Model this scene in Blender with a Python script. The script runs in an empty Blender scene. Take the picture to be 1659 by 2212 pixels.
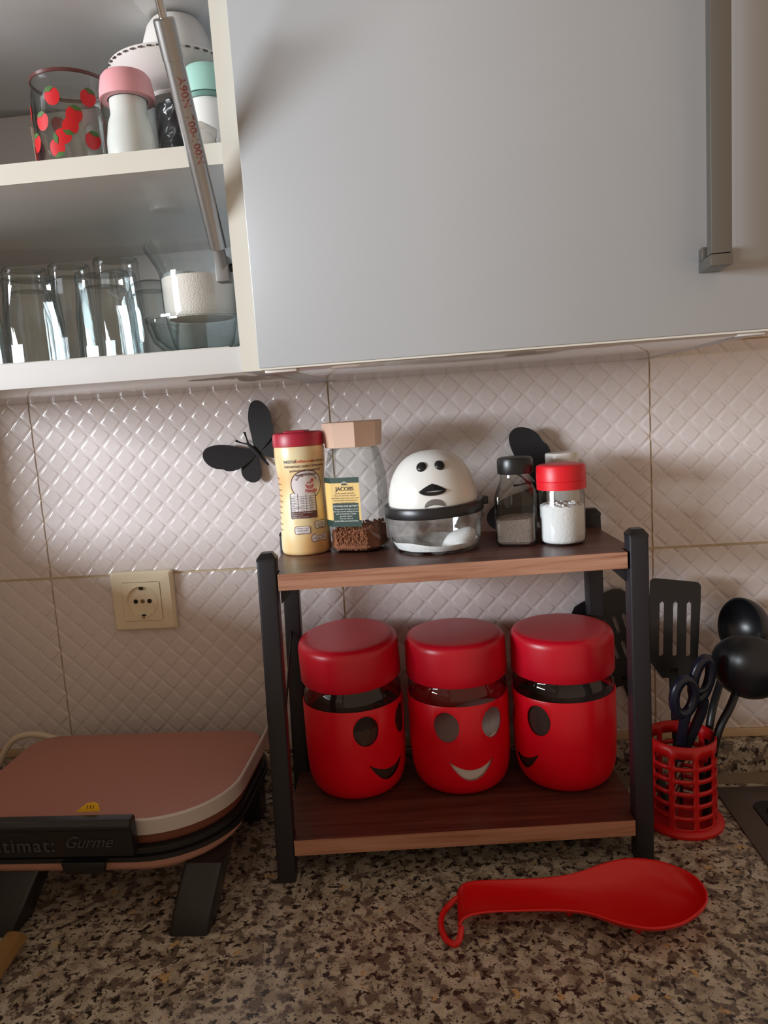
import bpy, bmesh, math, random
from mathutils import Vector, Matrix
random.seed(7)
sc = bpy.context.scene
C = sc.collection
PI = math.pi
rad = math.radians

# ------------------------------------------------------------------ camera, light, exposure
cam_d = bpy.data.cameras.new('camera')
cam_d.sensor_fit = 'VERTICAL'; cam_d.sensor_height = 24.0; cam_d.lens = 24.0 * 1599.7 / 2212.0
cam_d.clip_start = 0.01
cam = bpy.data.objects.new('camera', cam_d); C.objects.link(cam)
r_ = Vector((0.9947, 0.0776, -0.0675)); f_ = Vector((-0.0863, 0.9868, -0.1371)).normalized()
r_ = (r_ - f_ * r_.dot(f_)).normalized(); u_ = r_.cross(f_)
M = Matrix((( r_.x, u_.x, -f_.x, 0.54416), (r_.y, u_.y, -f_.y, -0.95018), (r_.z, u_.z, -f_.z, 0.50180), (0, 0, 0, 1)))
cam.matrix_world = M
sc.camera = cam

sc.view_settings.view_transform = 'Standard'
sc.view_settings.look = 'None'
sc.view_settings.gamma = 1.0
sc.view_settings.use_curve_mapping = False
sc.view_settings.exposure = 0.0
sc.cycles.transparent_max_bounces = 32
sc.cycles.max_bounces = 8
sc.cycles.caustics_reflective = False
sc.cycles.caustics_refractive = False

world = bpy.data.worlds.new('room_ambience'); sc.world = world
world.use_nodes = True
world.node_tree.nodes['Background'].inputs['Color'].default_value = (1.0, 0.74, 0.54, 1)
world.node_tree.nodes['Background'].inputs['Strength'].default_value = 0.47

# daylight outside the kitchen window in the left wall
ld = bpy.data.lights.new('window_daylight', 'AREA'); ld.shape = 'RECTANGLE'
ld.size = 1.2; ld.size_y = 0.5; ld.energy = 120.0; ld.color = (0.86, 0.93, 1.0)
lo = bpy.data.objects.new('window_daylight', ld); C.objects.link(lo)
lo.location = (-1.80, -1.65, 0.74)
lo.rotation_euler = (rad(90), 0, rad(-90))     # shines towards +x

# ------------------------------------------------------------------ material helpers
def lin(c):
    out = []
    for v in c[:3]:
        v = v / 255.0
        out.append(v / 12.92 if v <= 0.04045 else ((v + 0.055) / 1.055) ** 2.4)
    return (out[0], out[1], out[2], 1.0)
MATS = {}
def nodes_of(m): return m.node_tree.nodes, m.node_tree.links
def mat(name, col, rough=0.5, metal=0.0, spec=0.5, var=0.0, vscale=40.0, bump=0.0, bscale=200.0, coat=0.0):
    if name in MATS: return MATS[name]
    m = bpy.data.materials.new(name); m.use_nodes = True
    n, l = nodes_of(m); b = n['Principled BSDF']
    b.inputs['Base Color'].default_value = lin(col)
    b.inputs['Roughness'].default_value = rough
    b.inputs['Metallic'].default_value = metal
    b.inputs['Specular IOR Level'].default_value = spec
    b.inputs['Coat Weight'].default_value = coat
    tc = n.new('ShaderNodeTexCoord')
    if var > 0:
        nt = n.new('ShaderNodeTexNoise'); nt.inputs['Scale'].default_value = vscale; nt.inputs['Detail'].default_value = 3
        l.new(tc.outputs['Object'], nt.inputs['Vector'])
        mx = n.new('ShaderNodeMix'); mx.data_type = 'RGBA'
        c = lin(col)
        mx.inputs['A'].default_value = (c[0]*(1-var), c[1]*(1-var), c[2]*(1-var), 1)
        mx.inputs['B'].default_value = (min(1, c[0]*(1+var)), min(1, c[1]*(1+var)), min(1, c[2]*(1+var)), 1)
        l.new(nt.outputs['Fac'], mx.inputs['Factor']); l.new(mx.outputs['Result'], b.inputs['Base Color'])
    if bump > 0:
        nb = n.new('ShaderNodeTexNoise'); nb.inputs['Scale'].default_value = bscale
        l.new(tc.outputs['Object'], nb.inputs['Vector'])
        bp = n.new('ShaderNodeBump'); bp.inputs['Strength'].default_value = bump; bp.inputs['Distance'].default_value = 0.001
        l.new(nb.outputs['Fac'], bp.inputs['Height']); l.new(bp.outputs['Normal'], b.inputs['Normal'])
    MATS[name] = m
    return m
def ramp(n, stops, interp='LINEAR'):
    r = n.new('ShaderNodeValToRGB'); r.color_ramp.interpolation = interp
    e = r.color_ramp.elements
    while len(e) < len(stops): e.new(0.5)
    for i, (p, c) in enumerate(stops):
        e[i].position = p; e[i].color = lin(c)
    return r
def thin_glass(name, tint=(250, 252, 251), edge=(150, 158, 156), rough=0.02, dirt=0.0):
    m = bpy.data.materials.new(name); m.use_nodes = True
    n, l = nodes_of(m); n.remove(n['Principled BSDF']); out = n['Material Output']
    lw = n.new('ShaderNodeLayerWeight'); lw.inputs['Blend'].default_value = 0.5
    pw = n.new('ShaderNodeMath'); pw.operation = 'POWER'; pw.inputs[1].default_value = 3.0
    l.new(lw.outputs['Facing'], pw.inputs[0])
    mx = n.new('ShaderNodeMix'); mx.data_type = 'RGBA'
    mx.inputs['A'].default_value = lin(tint); mx.inputs['B'].default_value = lin(edge)
    l.new(pw.outputs[0], mx.inputs['Factor'])
    tr = n.new('ShaderNodeBsdfTransparent'); l.new(mx.outputs['Result'], tr.inputs['Color'])
    gl = n.new('ShaderNodeBsdfGlossy'); gl.inputs['Roughness'].default_value = rough
    p5 = n.new('ShaderNodeMath'); p5.operation = 'POWER'; p5.inputs[1].default_value = 5.0
    l.new(lw.outputs['Facing'], p5.inputs[0])
    ma = n.new('ShaderNodeMath'); ma.operation = 'MULTIPLY_ADD'; ma.inputs[1].default_value = 0.75; ma.inputs[2].default_value = 0.05
    l.new(p5.outputs[0], ma.inputs[0])
    ms = n.new('ShaderNodeMixShader'); l.new(ma.outputs[0], ms.inputs['Fac'])
    l.new(tr.outputs['BSDF'], ms.inputs[1]); l.new(gl.outputs['BSDF'], ms.inputs[2])
    last = ms
    if dirt > 0:
        tc = n.new('ShaderNodeTexCoord'); nt = n.new('ShaderNodeTexNoise'); nt.inputs['Scale'].default_value = 35; nt.inputs['Detail'].default_value = 6
        l.new(tc.outputs['Object'], nt.inputs['Vector'])
        rp = ramp(n, [(0.42, (0, 0, 0)), (0.75, (int(255*dirt),)*3)]); l.new(nt.outputs['Fac'], rp.inputs['Fac'])
        df = n.new('ShaderNodeBsdfDiffuse'); df.inputs['Color'].default_value = lin((225, 225, 222))
        m2 = n.new('ShaderNodeMixShader'); l.new(rp.outputs['Color'], m2.inputs['Fac'])
        l.new(ms.outputs['Shader'], m2.inputs[1]); l.new(df.outputs['BSDF'], m2.inputs[2]); last = m2
    l.new(last.outputs['Shader'], out.inputs['Surface'])
    MATS[name] = m
    return m
def wood(name, stops, scale=(3, 60, 60), rough=0.45, axis_detail=6):
    m = bpy.data.materials.new(name); m.use_nodes = True
    n, l = nodes_of(m); b = n['Principled BSDF']
    tc = n.new('ShaderNodeTexCoord'); mp = n.new('ShaderNodeMapping'); mp.inputs['Scale'].default_value = scale
    nt = n.new('ShaderNodeTexNoise'); nt.inputs['Scale'].default_value = 3.0; nt.inputs['Detail'].default_value = axis_detail; nt.inputs['Distortion'].default_value = 0.6
    l.new(tc.outputs['Object'], mp.inputs['Vector']); l.new(mp.outputs['Vector'], nt.inputs['Vector'])
    rp = ramp(n, stops); l.new(nt.outputs['Fac'], rp.inputs['Fac']); l.new(rp.outputs['Color'], b.inputs['Base Color'])
    b.inputs['Roughness'].default_value = rough
    MATS[name] = m
    return m

# surfaces
tile_m = mat('glazed_tile', (220, 211, 209), rough=0.15, spec=0.5, var=0.03, vscale=9, bump=0.04, bscale=90)
grout_m = mat('grout', (206, 188, 160), rough=0.9, var=0.25, vscale=14)
plaster_m = mat('plaster', (205, 196, 182), rough=0.9)
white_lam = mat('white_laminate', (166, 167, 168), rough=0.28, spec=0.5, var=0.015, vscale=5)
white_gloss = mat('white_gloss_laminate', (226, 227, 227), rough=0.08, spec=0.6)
edge_m = mat('cream_edging', (214, 209, 196), rough=0.4, var=0.04, vscale=18)
alu = mat('brushed_aluminium', (126, 124, 119), rough=0.38, metal=0.85, bump=0.03, bscale=300)
steel = mat('strut_steel', (165, 165, 165), rough=0.28, metal=0.9)
bracket_m = mat('grey_bracket', (120, 116, 112), rough=0.5, metal=0.3)
chrome = mat('chrome', (190, 190, 190), rough=0.12, metal=1.0)
black_leg = mat('black_powder_coat', (38, 37, 42), rough=0.42, spec=0.4, bump=0.12, bscale=900)
black_pl = mat('black_plastic', (26, 25, 27), rough=0.35, bump=0.05, bscale=500)
black_mat = mat('black_matt_board', (30, 28, 29), rough=0.75)
nylon = mat('black_nylon', (24, 25, 28), rough=0.33, spec=0.5)
sci_m = mat('scissor_handle_plastic', (26, 32, 52), rough=0.3)
red_sleeve = mat('red_sleeve', (226, 6, 34), rough=0.33, spec=0.4, var=0.06, vscale=20)
red_lid = mat('red_lid_plastic', (204, 14, 40), rough=0.34, spec=0.5)
def dusty_sheen(m, col, sheen, amount):  # upward faces turn paler: a dusty sheen painted into the base colour
    n, l = nodes_of(m); b = n['Principled BSDF']
    ge = n.new('ShaderNodeNewGeometry'); sx = n.new('ShaderNodeSeparateXYZ'); l.new(ge.outputs['Normal'], sx.inputs['Vector'])
    rp = ramp(n, [(0.90, (0, 0, 0)), (0.99, (255, 255, 255))]); l.new(sx.outputs['Z'], rp.inputs['Fac'])
    ml = n.new('ShaderNodeMath'); ml.operation = 'MULTIPLY'; ml.inputs[1].default_value = amount; l.new(rp.outputs['Color'], ml.inputs[0])
    mx = n.new('ShaderNodeMix'); mx.data_type = 'RGBA'; mx.inputs['A'].default_value = lin(col); mx.inputs['B'].default_value = lin(sheen)
    l.new(ml.outputs[0], mx.inputs['Factor']); l.new(mx.outputs['Result'], b.inputs['Base Color'])
dusty_sheen(red_lid, (204, 14, 40), (190, 140, 140), 0.22)  # greyish reflection on the lid tops, put into their colour
red_pl = mat('red_plastic', (214, 14, 16), rough=0.32)
red_dull = mat('dull_red_plastic', (196, 16, 20), rough=0.4)
red_cap = mat('dark_pink_red_cap', (176, 32, 54), rough=0.4)
red_bright = mat('bright_red_cap', (222, 22, 36), rough=0.4)
beige_cap = mat('beige_cap', (214, 180, 158), rough=0.45)
white_pl = mat('white_plastic', (228, 226, 220), rough=0.25, spec=0.5)
white_pl2 = mat('off_white_plastic', (214, 208, 202), rough=0.45)
ivory = mat('ivory_plastic', (230, 218, 190), rough=0.35)
hole_m = mat('dark_hole', (28, 22, 18), rough=0.8)
contact_m = mat('contact_brass', (130, 112, 84), rough=0.4, metal=0.7)
pink_pl = mat('pink_plastic', (226, 158, 162), rough=0.5)
mint_pl = mat('mint_plastic', (158, 200, 186), rough=0.5)
glass = thin_glass('clear_glass')
glass_dirty = thin_glass('dusty_glass', dirt=0.6)
glass_grey = thin_glass('grey_glass', tint=(249, 251, 251), edge=(168, 176, 176))
glass_dark = mat('dark_cut_glass', (52, 52, 52), rough=0.12, spec=0.8)
powder = mat('white_powder', (236, 234, 234), rough=0.95, bump=0.5, bscale=350)
sugar = mat('sugar', (236, 226, 216), rough=0.9, bump=0.8, bscale=900)
pepper_m = mat('ground_pepper', (128, 112, 102), rough=0.95, var=0.5, vscale=700, bump=0.8, bscale=500)
coffee_m = mat('instant_coffee', (140, 84, 54), rough=0.8, var=0.25, vscale=160)
dark_fill = mat('dark_ground_coffee', (62, 40, 36), rough=0.9, var=0.4, vscale=300)
brown_fill = mat('brown_lentils', (128, 84, 74), rough=0.8, var=0.3, vscale=200)
label_yellow = mat('label_yellow', (226, 192, 118), rough=0.5)
label_green = mat('label_green', (38, 62, 54), rough=0.4)
label_white = mat('label_white', (226, 218, 216), rough=0.5)
ink_brown = mat('ink_brown', (92, 46, 40), rough=0.5)
ink_dark = mat('ink_dark', (60, 48, 44), rough=0.5)
ink_red = mat('ink_red', (206, 60, 70), rough=0.5)
ink_orange = mat('ink_orange', (214, 84, 50), rough=0.5)
ink_blue = mat('ink_blue', (76, 82, 96), rough=0.5)
ink_pale = mat('ink_pale', (206, 206, 196), rough=0.5)
strut_ink = mat('strut_red_ink', (150, 84, 84), rough=0.5)
berry_red = mat('strawberry_red', (200, 24, 30), rough=0.4)
leaf_green = mat('strawberry_leaf', (66, 104, 44), rough=0.5)
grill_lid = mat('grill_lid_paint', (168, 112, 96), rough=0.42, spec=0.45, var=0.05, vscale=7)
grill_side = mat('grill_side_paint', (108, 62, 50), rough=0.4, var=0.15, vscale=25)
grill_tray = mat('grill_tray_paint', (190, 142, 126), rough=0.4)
grill_trim = mat('grill_trim_metal', (196, 188, 182), rough=0.35, metal=0.25)
cord_m = mat('cream_cord', (214, 200, 176), rough=0.5)
tag_yellow = mat('yellow_tag', (236, 186, 40), rough=0.5)
gold_m = mat('gold_brushed_metal', (190, 152, 98), rough=0.32, metal=0.55, var=0.1, vscale=60)
sink_m = mat('sink_composite', (74, 62, 60), rough=0.4, spec=0.5)
sink_in = mat('sink_basin', (44, 40, 36), rough=0.45)
seal_m = mat('black_seal', (14, 13, 13), rough=0.5)
caulk_m = mat('cream_sealant', (196, 172, 138), rough=0.6, var=0.12, vscale=20)
caulk_dark = mat('grey_sealant', (112, 98, 80), rough=0.5, var=0.15, vscale=20)
board_m = wood('walnut_laminate', [(0.25, (66, 34, 30)), (0.5, (92, 54, 46)), (0.75, (112, 70, 58))], scale=(2.2, 50, 50), rough=0.36)
edge_wood = wood('walnut_edge_band', [(0.25, (136, 84, 58)), (0.5, (172, 124, 100)), (0.8, (196, 150, 124))], scale=(3, 60, 60), rough=0.5)
liner_m = mat('shelf_liner_paper', (206, 202, 190), rough=0.8)
paper_m = mat('printed_card', (214, 196, 176), rough=0.8)
film_m = thin_glass('clear_film', tint=(225, 222, 218), edge=(170, 165, 160), rough=0.1, dirt=0.5)

def granite():
    m = bpy.data.materials.new('speckled_granite'); m.use_nodes = True
    n, l = nodes_of(m); b = n['Principled BSDF']
    tc = n.new('ShaderNodeTexCoord')
    def noise(s, d=3, dist=0.0):
        t = n.new('ShaderNodeTexNoise'); t.inputs['Scale'].default_value = s; t.inputs['Detail'].default_value = d; t.inputs['Distortion'].default_value = dist
        t.inputs['Roughness'].default_value = 0.6
        l.new(tc.outputs['Object'], t.inputs['Vector']); return t
    def mixc(fac, a, bb):
        x = n.new('ShaderNodeMix'); x.data_type = 'RGBA'; l.new(fac, x.inputs['Factor'])
        for s, v in (('A', a), ('B', bb)):
            if isinstance(v, tuple): x.inputs[s].default_value = lin(v)
            else: l.new(v, x.inputs[s])
        return x.outputs['Result']
    def step(t, lo, hi):
        r = ramp(n, [(lo, (0, 0, 0)), (hi, (255, 255, 255))]); l.new(t.outputs['Fac'], r.inputs['Fac']); return r.outputs['Color']
    base = mixc(step(noise(46), 0.40, 0.62), (158, 147, 130), (198, 190, 174))
    mid = mixc(step(noise(72, 3, 0.3), 0.50, 0.58), base, (112, 100, 90))
    tan = mixc(step(noise(48, 2), 0.66, 0.70), mid, (196, 164, 116))
    dark = mixc(step(noise(118, 4, 0.3), 0.545, 0.60), tan, (54, 46, 43))
    fine = mixc(step(noise(330, 2), 0.62, 0.67), dark, (40, 34, 34))
    l.new(fine, b.inputs['Base Color'])
    b.inputs['Roughness'].default_value = 0.28
    return m
granite_m = granite()
def yellow_body():
    m = bpy.data.materials.new('printed_yellow_sleeve'); m.use_nodes = True
    n, l = nodes_of(m); b = n['Principled BSDF']; tc = n.new('ShaderNodeTexCoord')
    nt = n.new('ShaderNodeTexNoise'); nt.inputs['Scale'].default_value = 24; nt.inputs['Detail'].default_value = 1
    l.new(tc.outputs['Object'], nt.inputs['Vector'])
    rp = ramp(n, [(0.35, (236, 220, 176)), (0.5, (232, 204, 150)), (0.66, (226, 176, 116))]); l.new(nt.outputs['Fac'], rp.inputs['Fac'])
    l.new(rp.outputs['Color'], b.inputs['Base Color']); b.inputs['Roughness'].default_value = 0.28
    return m
yellow_m = yellow_body()

# ------------------------------------------------------------------ object helpers
def tag(o, label, cat, group=None):
    o['label'] = label; o['category'] = cat
    if group: o['group'] = group
    return o
def thing(name, label, cat, loc=(0, 0, 0), rotz=0.0, group=None):
    o = bpy.data.objects.new(name, None); C.objects.link(o)
    o.empty_display_size = 0.02
    o.location = loc; o.rotation_euler = (0, 0, rotz)
    return tag(o, label, cat, group)
def obj(name, me, m, parent=None, loc=None, rot=None):
    if m is not None:
        me.materials.clear(); me.materials.append(m)
    o = bpy.data.objects.new(name, me); C.objects.link(o)
    if parent: o.parent = parent
    if loc: o.location = loc
    if rot: o.rotation_euler = rot
    return o
def fin(bm, name, m, parent=None, smooth=True, angle=35, loc=None, rot=None, label=None):
    bmesh.ops.recalc_face_normals(bm, faces=bm.faces)
    me = bpy.data.meshes.new(name); bm.to_mesh(me); bm.free()
    if smooth:
        for p in me.polygons: p.use_smooth = True
        me.set_sharp_from_angle(angle=rad(angle))
    o = obj(name, me, m, parent, loc, rot)
    if label: o['label'] = label
    return o
def struct(o): o['kind'] = 'structure'; return o
def NB(): return bmesh.new()
def box(bm, x0, x1, y0, y1, z0, z1, bev=0.0, seg=2, M=None):
    t = bmesh.new()
    v = [t.verts.new((x, y, z)) for x in (x0, x1) for y in (y0, y1) for z in (z0, z1)]
    for f in ((0, 1, 3, 2), (4, 6, 7, 5), (0, 4, 5, 1), (2, 3, 7, 6), (0, 2, 6, 4), (1, 5, 7, 3)):
        t.faces.new([v[i] for i in f])
    if bev > 0: bmesh.ops.bevel(t, geom=list(t.edges), offset=bev, segments=seg, affect='EDGES', profile=0.5)
    join(bm, t, M)
def join(bm, t, M=None):
    mp = {}
    for v in t.verts:
        co = v.co.copy()
        if M is not None: co = M @ co
        mp[v] = bm.verts.new(co)
    for f in t.faces:
        try: bm.faces.new([mp[v] for v in f.verts])
        except ValueError: pass
    t.free()
def lathe(bm, prof, seg=48, M=None, a0=0.0, a1=2*PI):
    """prof: list of (r,z); r==0 points become poles"""
    full = abs(a1 - a0 - 2*PI) < 1e-6
    t = bmesh.new(); rings = []
    n = seg if full else seg + 1
    for r, z in prof:
        if r < 1e-6: rings.append([t.verts.new((0, 0, z))])
        else: rings.append([t.verts.new((r*math.cos(a0+(a1-a0)*i/seg), r*math.sin(a0+(a1-a0)*i/seg), z)) for i in range(n)])
    for A, B in zip(rings, rings[1:]):
        for i in range(seg):
            j = (i+1) % n
            if len(A) == 1 and len(B) == 1: continue
            if len(A) == 1: t.faces.new((A[0], B[i], B[j]))
            elif len(B) == 1: t.faces.new((A[i], A[j], B[0]))
            else: t.faces.new((A[i], A[j], B[j], B[i]))
    join(bm, t, M)
def loft(bm, rings, cap0=True, cap1=True, M=None, closed=True):
    t = bmesh.new(); R = [[t.verts.new(p) for p in r] for r in rings]; n = len(rings[0])
    for A, B in zip(R, R[1:]):
        for i in range(n if closed else n-1):
            j = (i+1) % n
            t.faces.new((A[i], A[j], B[j], B[i]))
    if cap0: t.faces.new(R[0])
    if cap1: t.faces.new(list(reversed(R[-1])))
    join(bm, t, M)
def prism(bm, poly, a, b, plane='xy', M=None, bev=0.0):
    """extrude polygon (2D) between a and b along the third axis"""
    def P(u, v, w): return {'xy': (u, v, w), 'xz': (u, w, v), 'yz': (w, u, v)}[plane]
    t = bmesh.new()
    A = [t.verts.new(P(u, v, a)) for u, v in poly]; B = [t.verts.new(P(u, v, b)) for u, v in poly]
    n = len(poly)
    t.faces.new(A); t.faces.new(list(reversed(B)))
    for i in range(n): t.faces.new((A[i], B[i], B[(i+1) % n], A[(i+1) % n]))
    bmesh.ops.recalc_face_normals(t, faces=t.faces)
    if bev > 0: bmesh.ops.bevel(t, geom=list(t.edges), offset=bev, segments=2, affect='EDGES', profile=0.5)
    join(bm, t, M)
def tube(bm, pts, rads, seg=12, M=None, cap=True, flat=1.0):
    pts = [Vector(p) for p in pts]
    if not isinstance(rads, (list, tuple)): rads = [rads]*len(pts)
    rings = []; prev = None
    for i, p in enumerate(pts):
        d = (pts[min(i+1, len(pts)-1)] - pts[max(i-1, 0)]).normalized()
        if prev is None:
            ref = Vector((0, 0, 1)) if abs(d.z) < 0.9 else Vector((0, 1, 0))
            a = d.cross(ref).normalized()
        else: a = (prev - d*prev.dot(d)).normalized()
        b = d.cross(a); prev = a
        rings.append([p + (a*math.cos(2*PI*k/seg) + b*flat*math.sin(2*PI*k/seg))*rads[i] for k in range(seg)])
    loft(bm, rings, cap, cap, M)
def smooth_path(pts, n=6, closed=False):
    """Catmull-Rom"""
    P = [Vector(p) for p in pts]; out = []
    N = len(P)
    for i in range(N if closed else N-1):
        if closed: p0, p1, p2, p3 = P[(i-1) % N], P[i], P[(i+1) % N], P[(i+2) % N]
        else: p0, p1, p2, p3 = P[max(i-1, 0)], P[i], P[i+1], P[min(i+2, N-1)]
        for k in range(n):
            t = k/n
            out.append(0.5*((2*p1) + (p2-p0)*t + (2*p0-5*p1+4*p2-p3)*t*t + (3*p1-p0-3*p2+p3)*t**3))
    if not closed: out.append(P[-1])
    return out
def rrect(x0, x1, y0, y1, radii, n=8):
    """rounded rectangle; radii for (x1,y1),(x0,y1),(x0,y0),(x1,y0)"""
    if not isinstance(radii, (list, tuple)): radii = [radii]*4
    out = []
    cs = [(x1, y1, -1, -1, 0), (x0, y1, 1, -1, 90), (x0, y0, 1, 1, 180), (x1, y0, -1, 1, 270)]
    for (cx, cy, sx, sy, a), r in zip(cs, radii):
        r = max(r, 1e-5)
        for k in range(n+1):
            t = rad(a + 90.0*k/n)
            out.append((cx + sx*r + r*math.cos(t), cy + sy*r + r*math.sin(t)))
    return out
TEXT_CACHE = {}
def text2d(s, size, align='CENTER', shear=0.0, offset=0.0, extrude=0.0, spacing=1.0):
    key = (s, size, align, shear, offset, extrude, spacing)
    if key in TEXT_CACHE: return TEXT_CACHE[key]
    cu = bpy.data.curves.new('lettering', 'FONT'); cu.body = s; cu.size = size; cu.align_x = align
    cu.shear = shear; cu.offset = offset; cu.extrude = extrude; cu.resolution_u = 3; cu.space_character = spacing
    o = bpy.data.objects.new('lettering', cu); C.objects.link(o)
    dg = bpy.context.evaluated_depsgraph_get(); dg.update()
    me = bpy.data.meshes.new_from_object(o.evaluated_get(dg))
    vs = [v.co.copy() for v in me.vertices]; fs = [tuple(p.vertices) for p in me.polygons]
    bpy.data.objects.remove(o); bpy.data.curves.remove(cu); bpy.data.meshes.remove(me)
    TEXT_CACHE[key] = (vs, fs)
    return vs, fs
def add_text(bm, s, size, fn, **kw):
    vs, fs = text2d(s, size, **kw)
    V = [bm.verts.new(fn(v)) for v in vs]
    for f in fs:
        try: bm.faces.new([V[i] for i in f])
        except ValueError: pass
def grid_patch(bm, u0, u1, v0, v1, nu, nv, fn):
    G = [[bm.verts.new(fn(u0+(u1-u0)*i/nu, v0+(v1-v0)*j/nv)) for j in range(nv+1)] for i in range(nu+1)]
    for i in range(nu):
        for j in range(nv): bm.faces.new((G[i][j], G[i+1][j], G[i+1][j+1], G[i][j+1]))
def fan_patch(bm, pts2d, fn):
    """filled convex-ish outline subdivided towards its centre"""
    cx = sum(p[0] for p in pts2d)/len(pts2d); cy = sum(p[1] for p in pts2d)/len(pts2d)
    rings = []
    for k in (1.0, 0.66, 0.33): rings.append([bm.verts.new(fn(cx+(u-cx)*k, cy+(v-cy)*k)) for u, v in pts2d])
    c = bm.verts.new(fn(cx, cy)); n = len(pts2d)
    for A, B in zip(rings, rings[1:]):
        for i in range(n): bm.faces.new((A[i], A[(i+1) % n], B[(i+1) % n], B[i]))
    for i in range(n): bm.faces.new((rings[-1][i], rings[-1][(i+1) % n], c))
def outline_patch(bm, pts2d, w, fn):
    n = len(pts2d); A, B = [], []
    for i in range(n):
        p0, p1 = pts2d[(i-1) % n], pts2d[(i+1) % n]
        dx, dy = p1[0]-p0[0], p1[1]-p0[1]; L = math.hypot(dx, dy) or 1
        nx, ny = dy/L*w/2, -dx/L*w/2
        A.append(bm.verts.new(fn(pts2d[i][0]+nx, pts2d[i][1]+ny))); B.append(bm.verts.new(fn(pts2d[i][0]-nx, pts2d[i][1]-ny)))
    for i in range(n): bm.faces.new((A[i], A[(i+1) % n], B[(i+1) % n], B[i]))
def boolean_cut(me, cutters):
    """me minus cutter meshes -> new mesh"""
    o = bpy.data.objects.new('work', me); C.objects.link(o); tmp = []
    for c in cutters:
        k = bpy.data.objects.new('cutter', c); C.objects.link(k); tmp.append(k)
        md = o.modifiers.new('cut', 'BOOLEAN'); md.operation = 'DIFFERENCE'; md.object = k; md.solver = 'EXACT'
    dg = bpy.context.evaluated_depsgraph_get(); dg.update()
    res = bpy.data.meshes.new_from_object(o.evaluated_get(dg))
    bpy.data.objects.remove(o)
    for k in tmp: bpy.data.objects.remove(k)
    return res

# ------------------------------------------------------------------ the room shell
ZU, ZR, ZC = 0.049, 0.3046, 0.541       # upstand top, tile row joint, cabinet underside
WX = -0.14                              # inner face of the left wall
bm = NB(); box(bm, -0.30, 1.9, 0.0010, 0.12, -0.3, 1.5)
wall_back = struct(fin(bm, 'wall_back', grout_m, smooth=False))
PX, PZ = 0.4/13, 0.25/8
def tile_mesh(w, h, name):
    bm = NB(); hgt = 0.0014
    for j in range(-1, int(h/PZ)*2+3):
        for i in range(-1, 15):
            cx = i*PX + (PX/2 if j % 2 else 0); cz = j*PZ/2
            if cx < -PX/2 or cx > w+PX/2 or cz < -PZ/2 or cz > h+PZ/2: continue
            rings = []
            for s, y in ((1.0, 0.0), (0.895, -0.00005), (0.74, -hgt*0.97), (0.70, -hgt), (0.64, -hgt)):
                rings.append([bm.verts.new((cx+s*PX/2*a, y, cz+s*PZ/2*b)) for a, b in ((1, 0), (0, 1), (-1, 0), (0, -1))])
            for A, B in zip(rings, rings[1:]):
                for k in range(4): bm.faces.new((A[k], A[(k+1) % 4], B[(k+1) % 4], B[k]))
            bm.faces.new(rings[-1])
    for co, no in (((0, 0, 0), (-1, 0, 0)), ((w, 0, 0), (1, 0, 0)), ((0, 0, 0), (0, 0, -1)), ((0, 0, h), (0, 0, 1))):
        bmesh.ops.bisect_plane(bm, geom=list(bm.verts)+list(bm.edges)+list(bm.faces), plane_co=co, plane_no=no, clear_outer=True)
    bmesh.ops.remove_doubles(bm, verts=bm.verts, dist=0.00002)
    ed = [e for e in bm.edges if len(e.link_faces) == 1]
    r = bmesh.ops.extrude_edge_only(bm, edges=ed)
    for v in r['geom']:
        if isinstance(v, bmesh.types.BMVert): v.co.y = 0.006
    bmesh.ops.recalc_face_normals(bm, faces=bm.faces)
    me = bpy.data.meshes.new(name); bm.to_mesh(me); bm.free()
    for p in me.polygons: p.use_smooth = True
    me.set_sharp_from_angle(angle=rad(50))
    me.materials.append(tile_m)
    return me
G = 0.0022
low_h = ZR - 0.0605 - G
tm_low = tile_mesh(0.4-G, low_h, 'tile'); tm_up = tile_mesh(0.4-G, 0.25, 'tile')
for k in range(-1, 4):
    o = bpy.data.objects.new('tile', tm_low); C.objects.link(o); o.parent = wall_back; o.location = (0.4*k+G/2, 0, 0.0605)
    o = bpy.data.objects.new('tile', tm_up); C.objects.link(o); o.parent = wall_back; o.location = (0.4*k+G/2, 0, ZR+G/2)
    if k >= 2:
        for q in (1, 2, 3):
            o = bpy.data.objects.new('tile', tm_up); C.objects.link(o); o.parent = wall_back; o.location = (0.4*k+G/2, 0, ZR+G/2+q*(0.25+G))
bm = NB(); box(bm, WX, 1.9, -0.004, 0.004, ZU, 0.0600, 0.0008)
struct(fin(bm, 'trim_1', caulk_m))
# left wall with the window that lights the scene
WY0, WY1, WZ0, WZ1 = -2.05, -0.122, 0.362, 0.93
bm = NB()
box(bm, WX-0.12, WX, -2.6, 0.0045, -0.9, WZ0); box(bm, WX-0.12, WX, -2.6, 0.0045, WZ1, 1.5)
box(bm, WX-0.12, WX, WY1, 0.0045, WZ0, WZ1); box(bm, WX-0.12, WX, -2.6, WY0, WZ0, WZ1)
struct(fin(bm, 'wall_left', plaster_m, smooth=False))
bm = NB()
for a, b, c, d in ((WY0, WY1, WZ0, WZ0+0.03), (WY0, WY1, WZ1-0.03, WZ1), (WY0, WY0+0.03, WZ0, WZ1), (WY1-0.012, WY1, WZ0, WZ1), (-1.02, -0.98, WZ0, WZ1)):
    box(bm, WX-0.10, WX-0.06, a, b, c, d, 0.002)
struct(fin(bm, 'window_1', white_pl))

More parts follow.
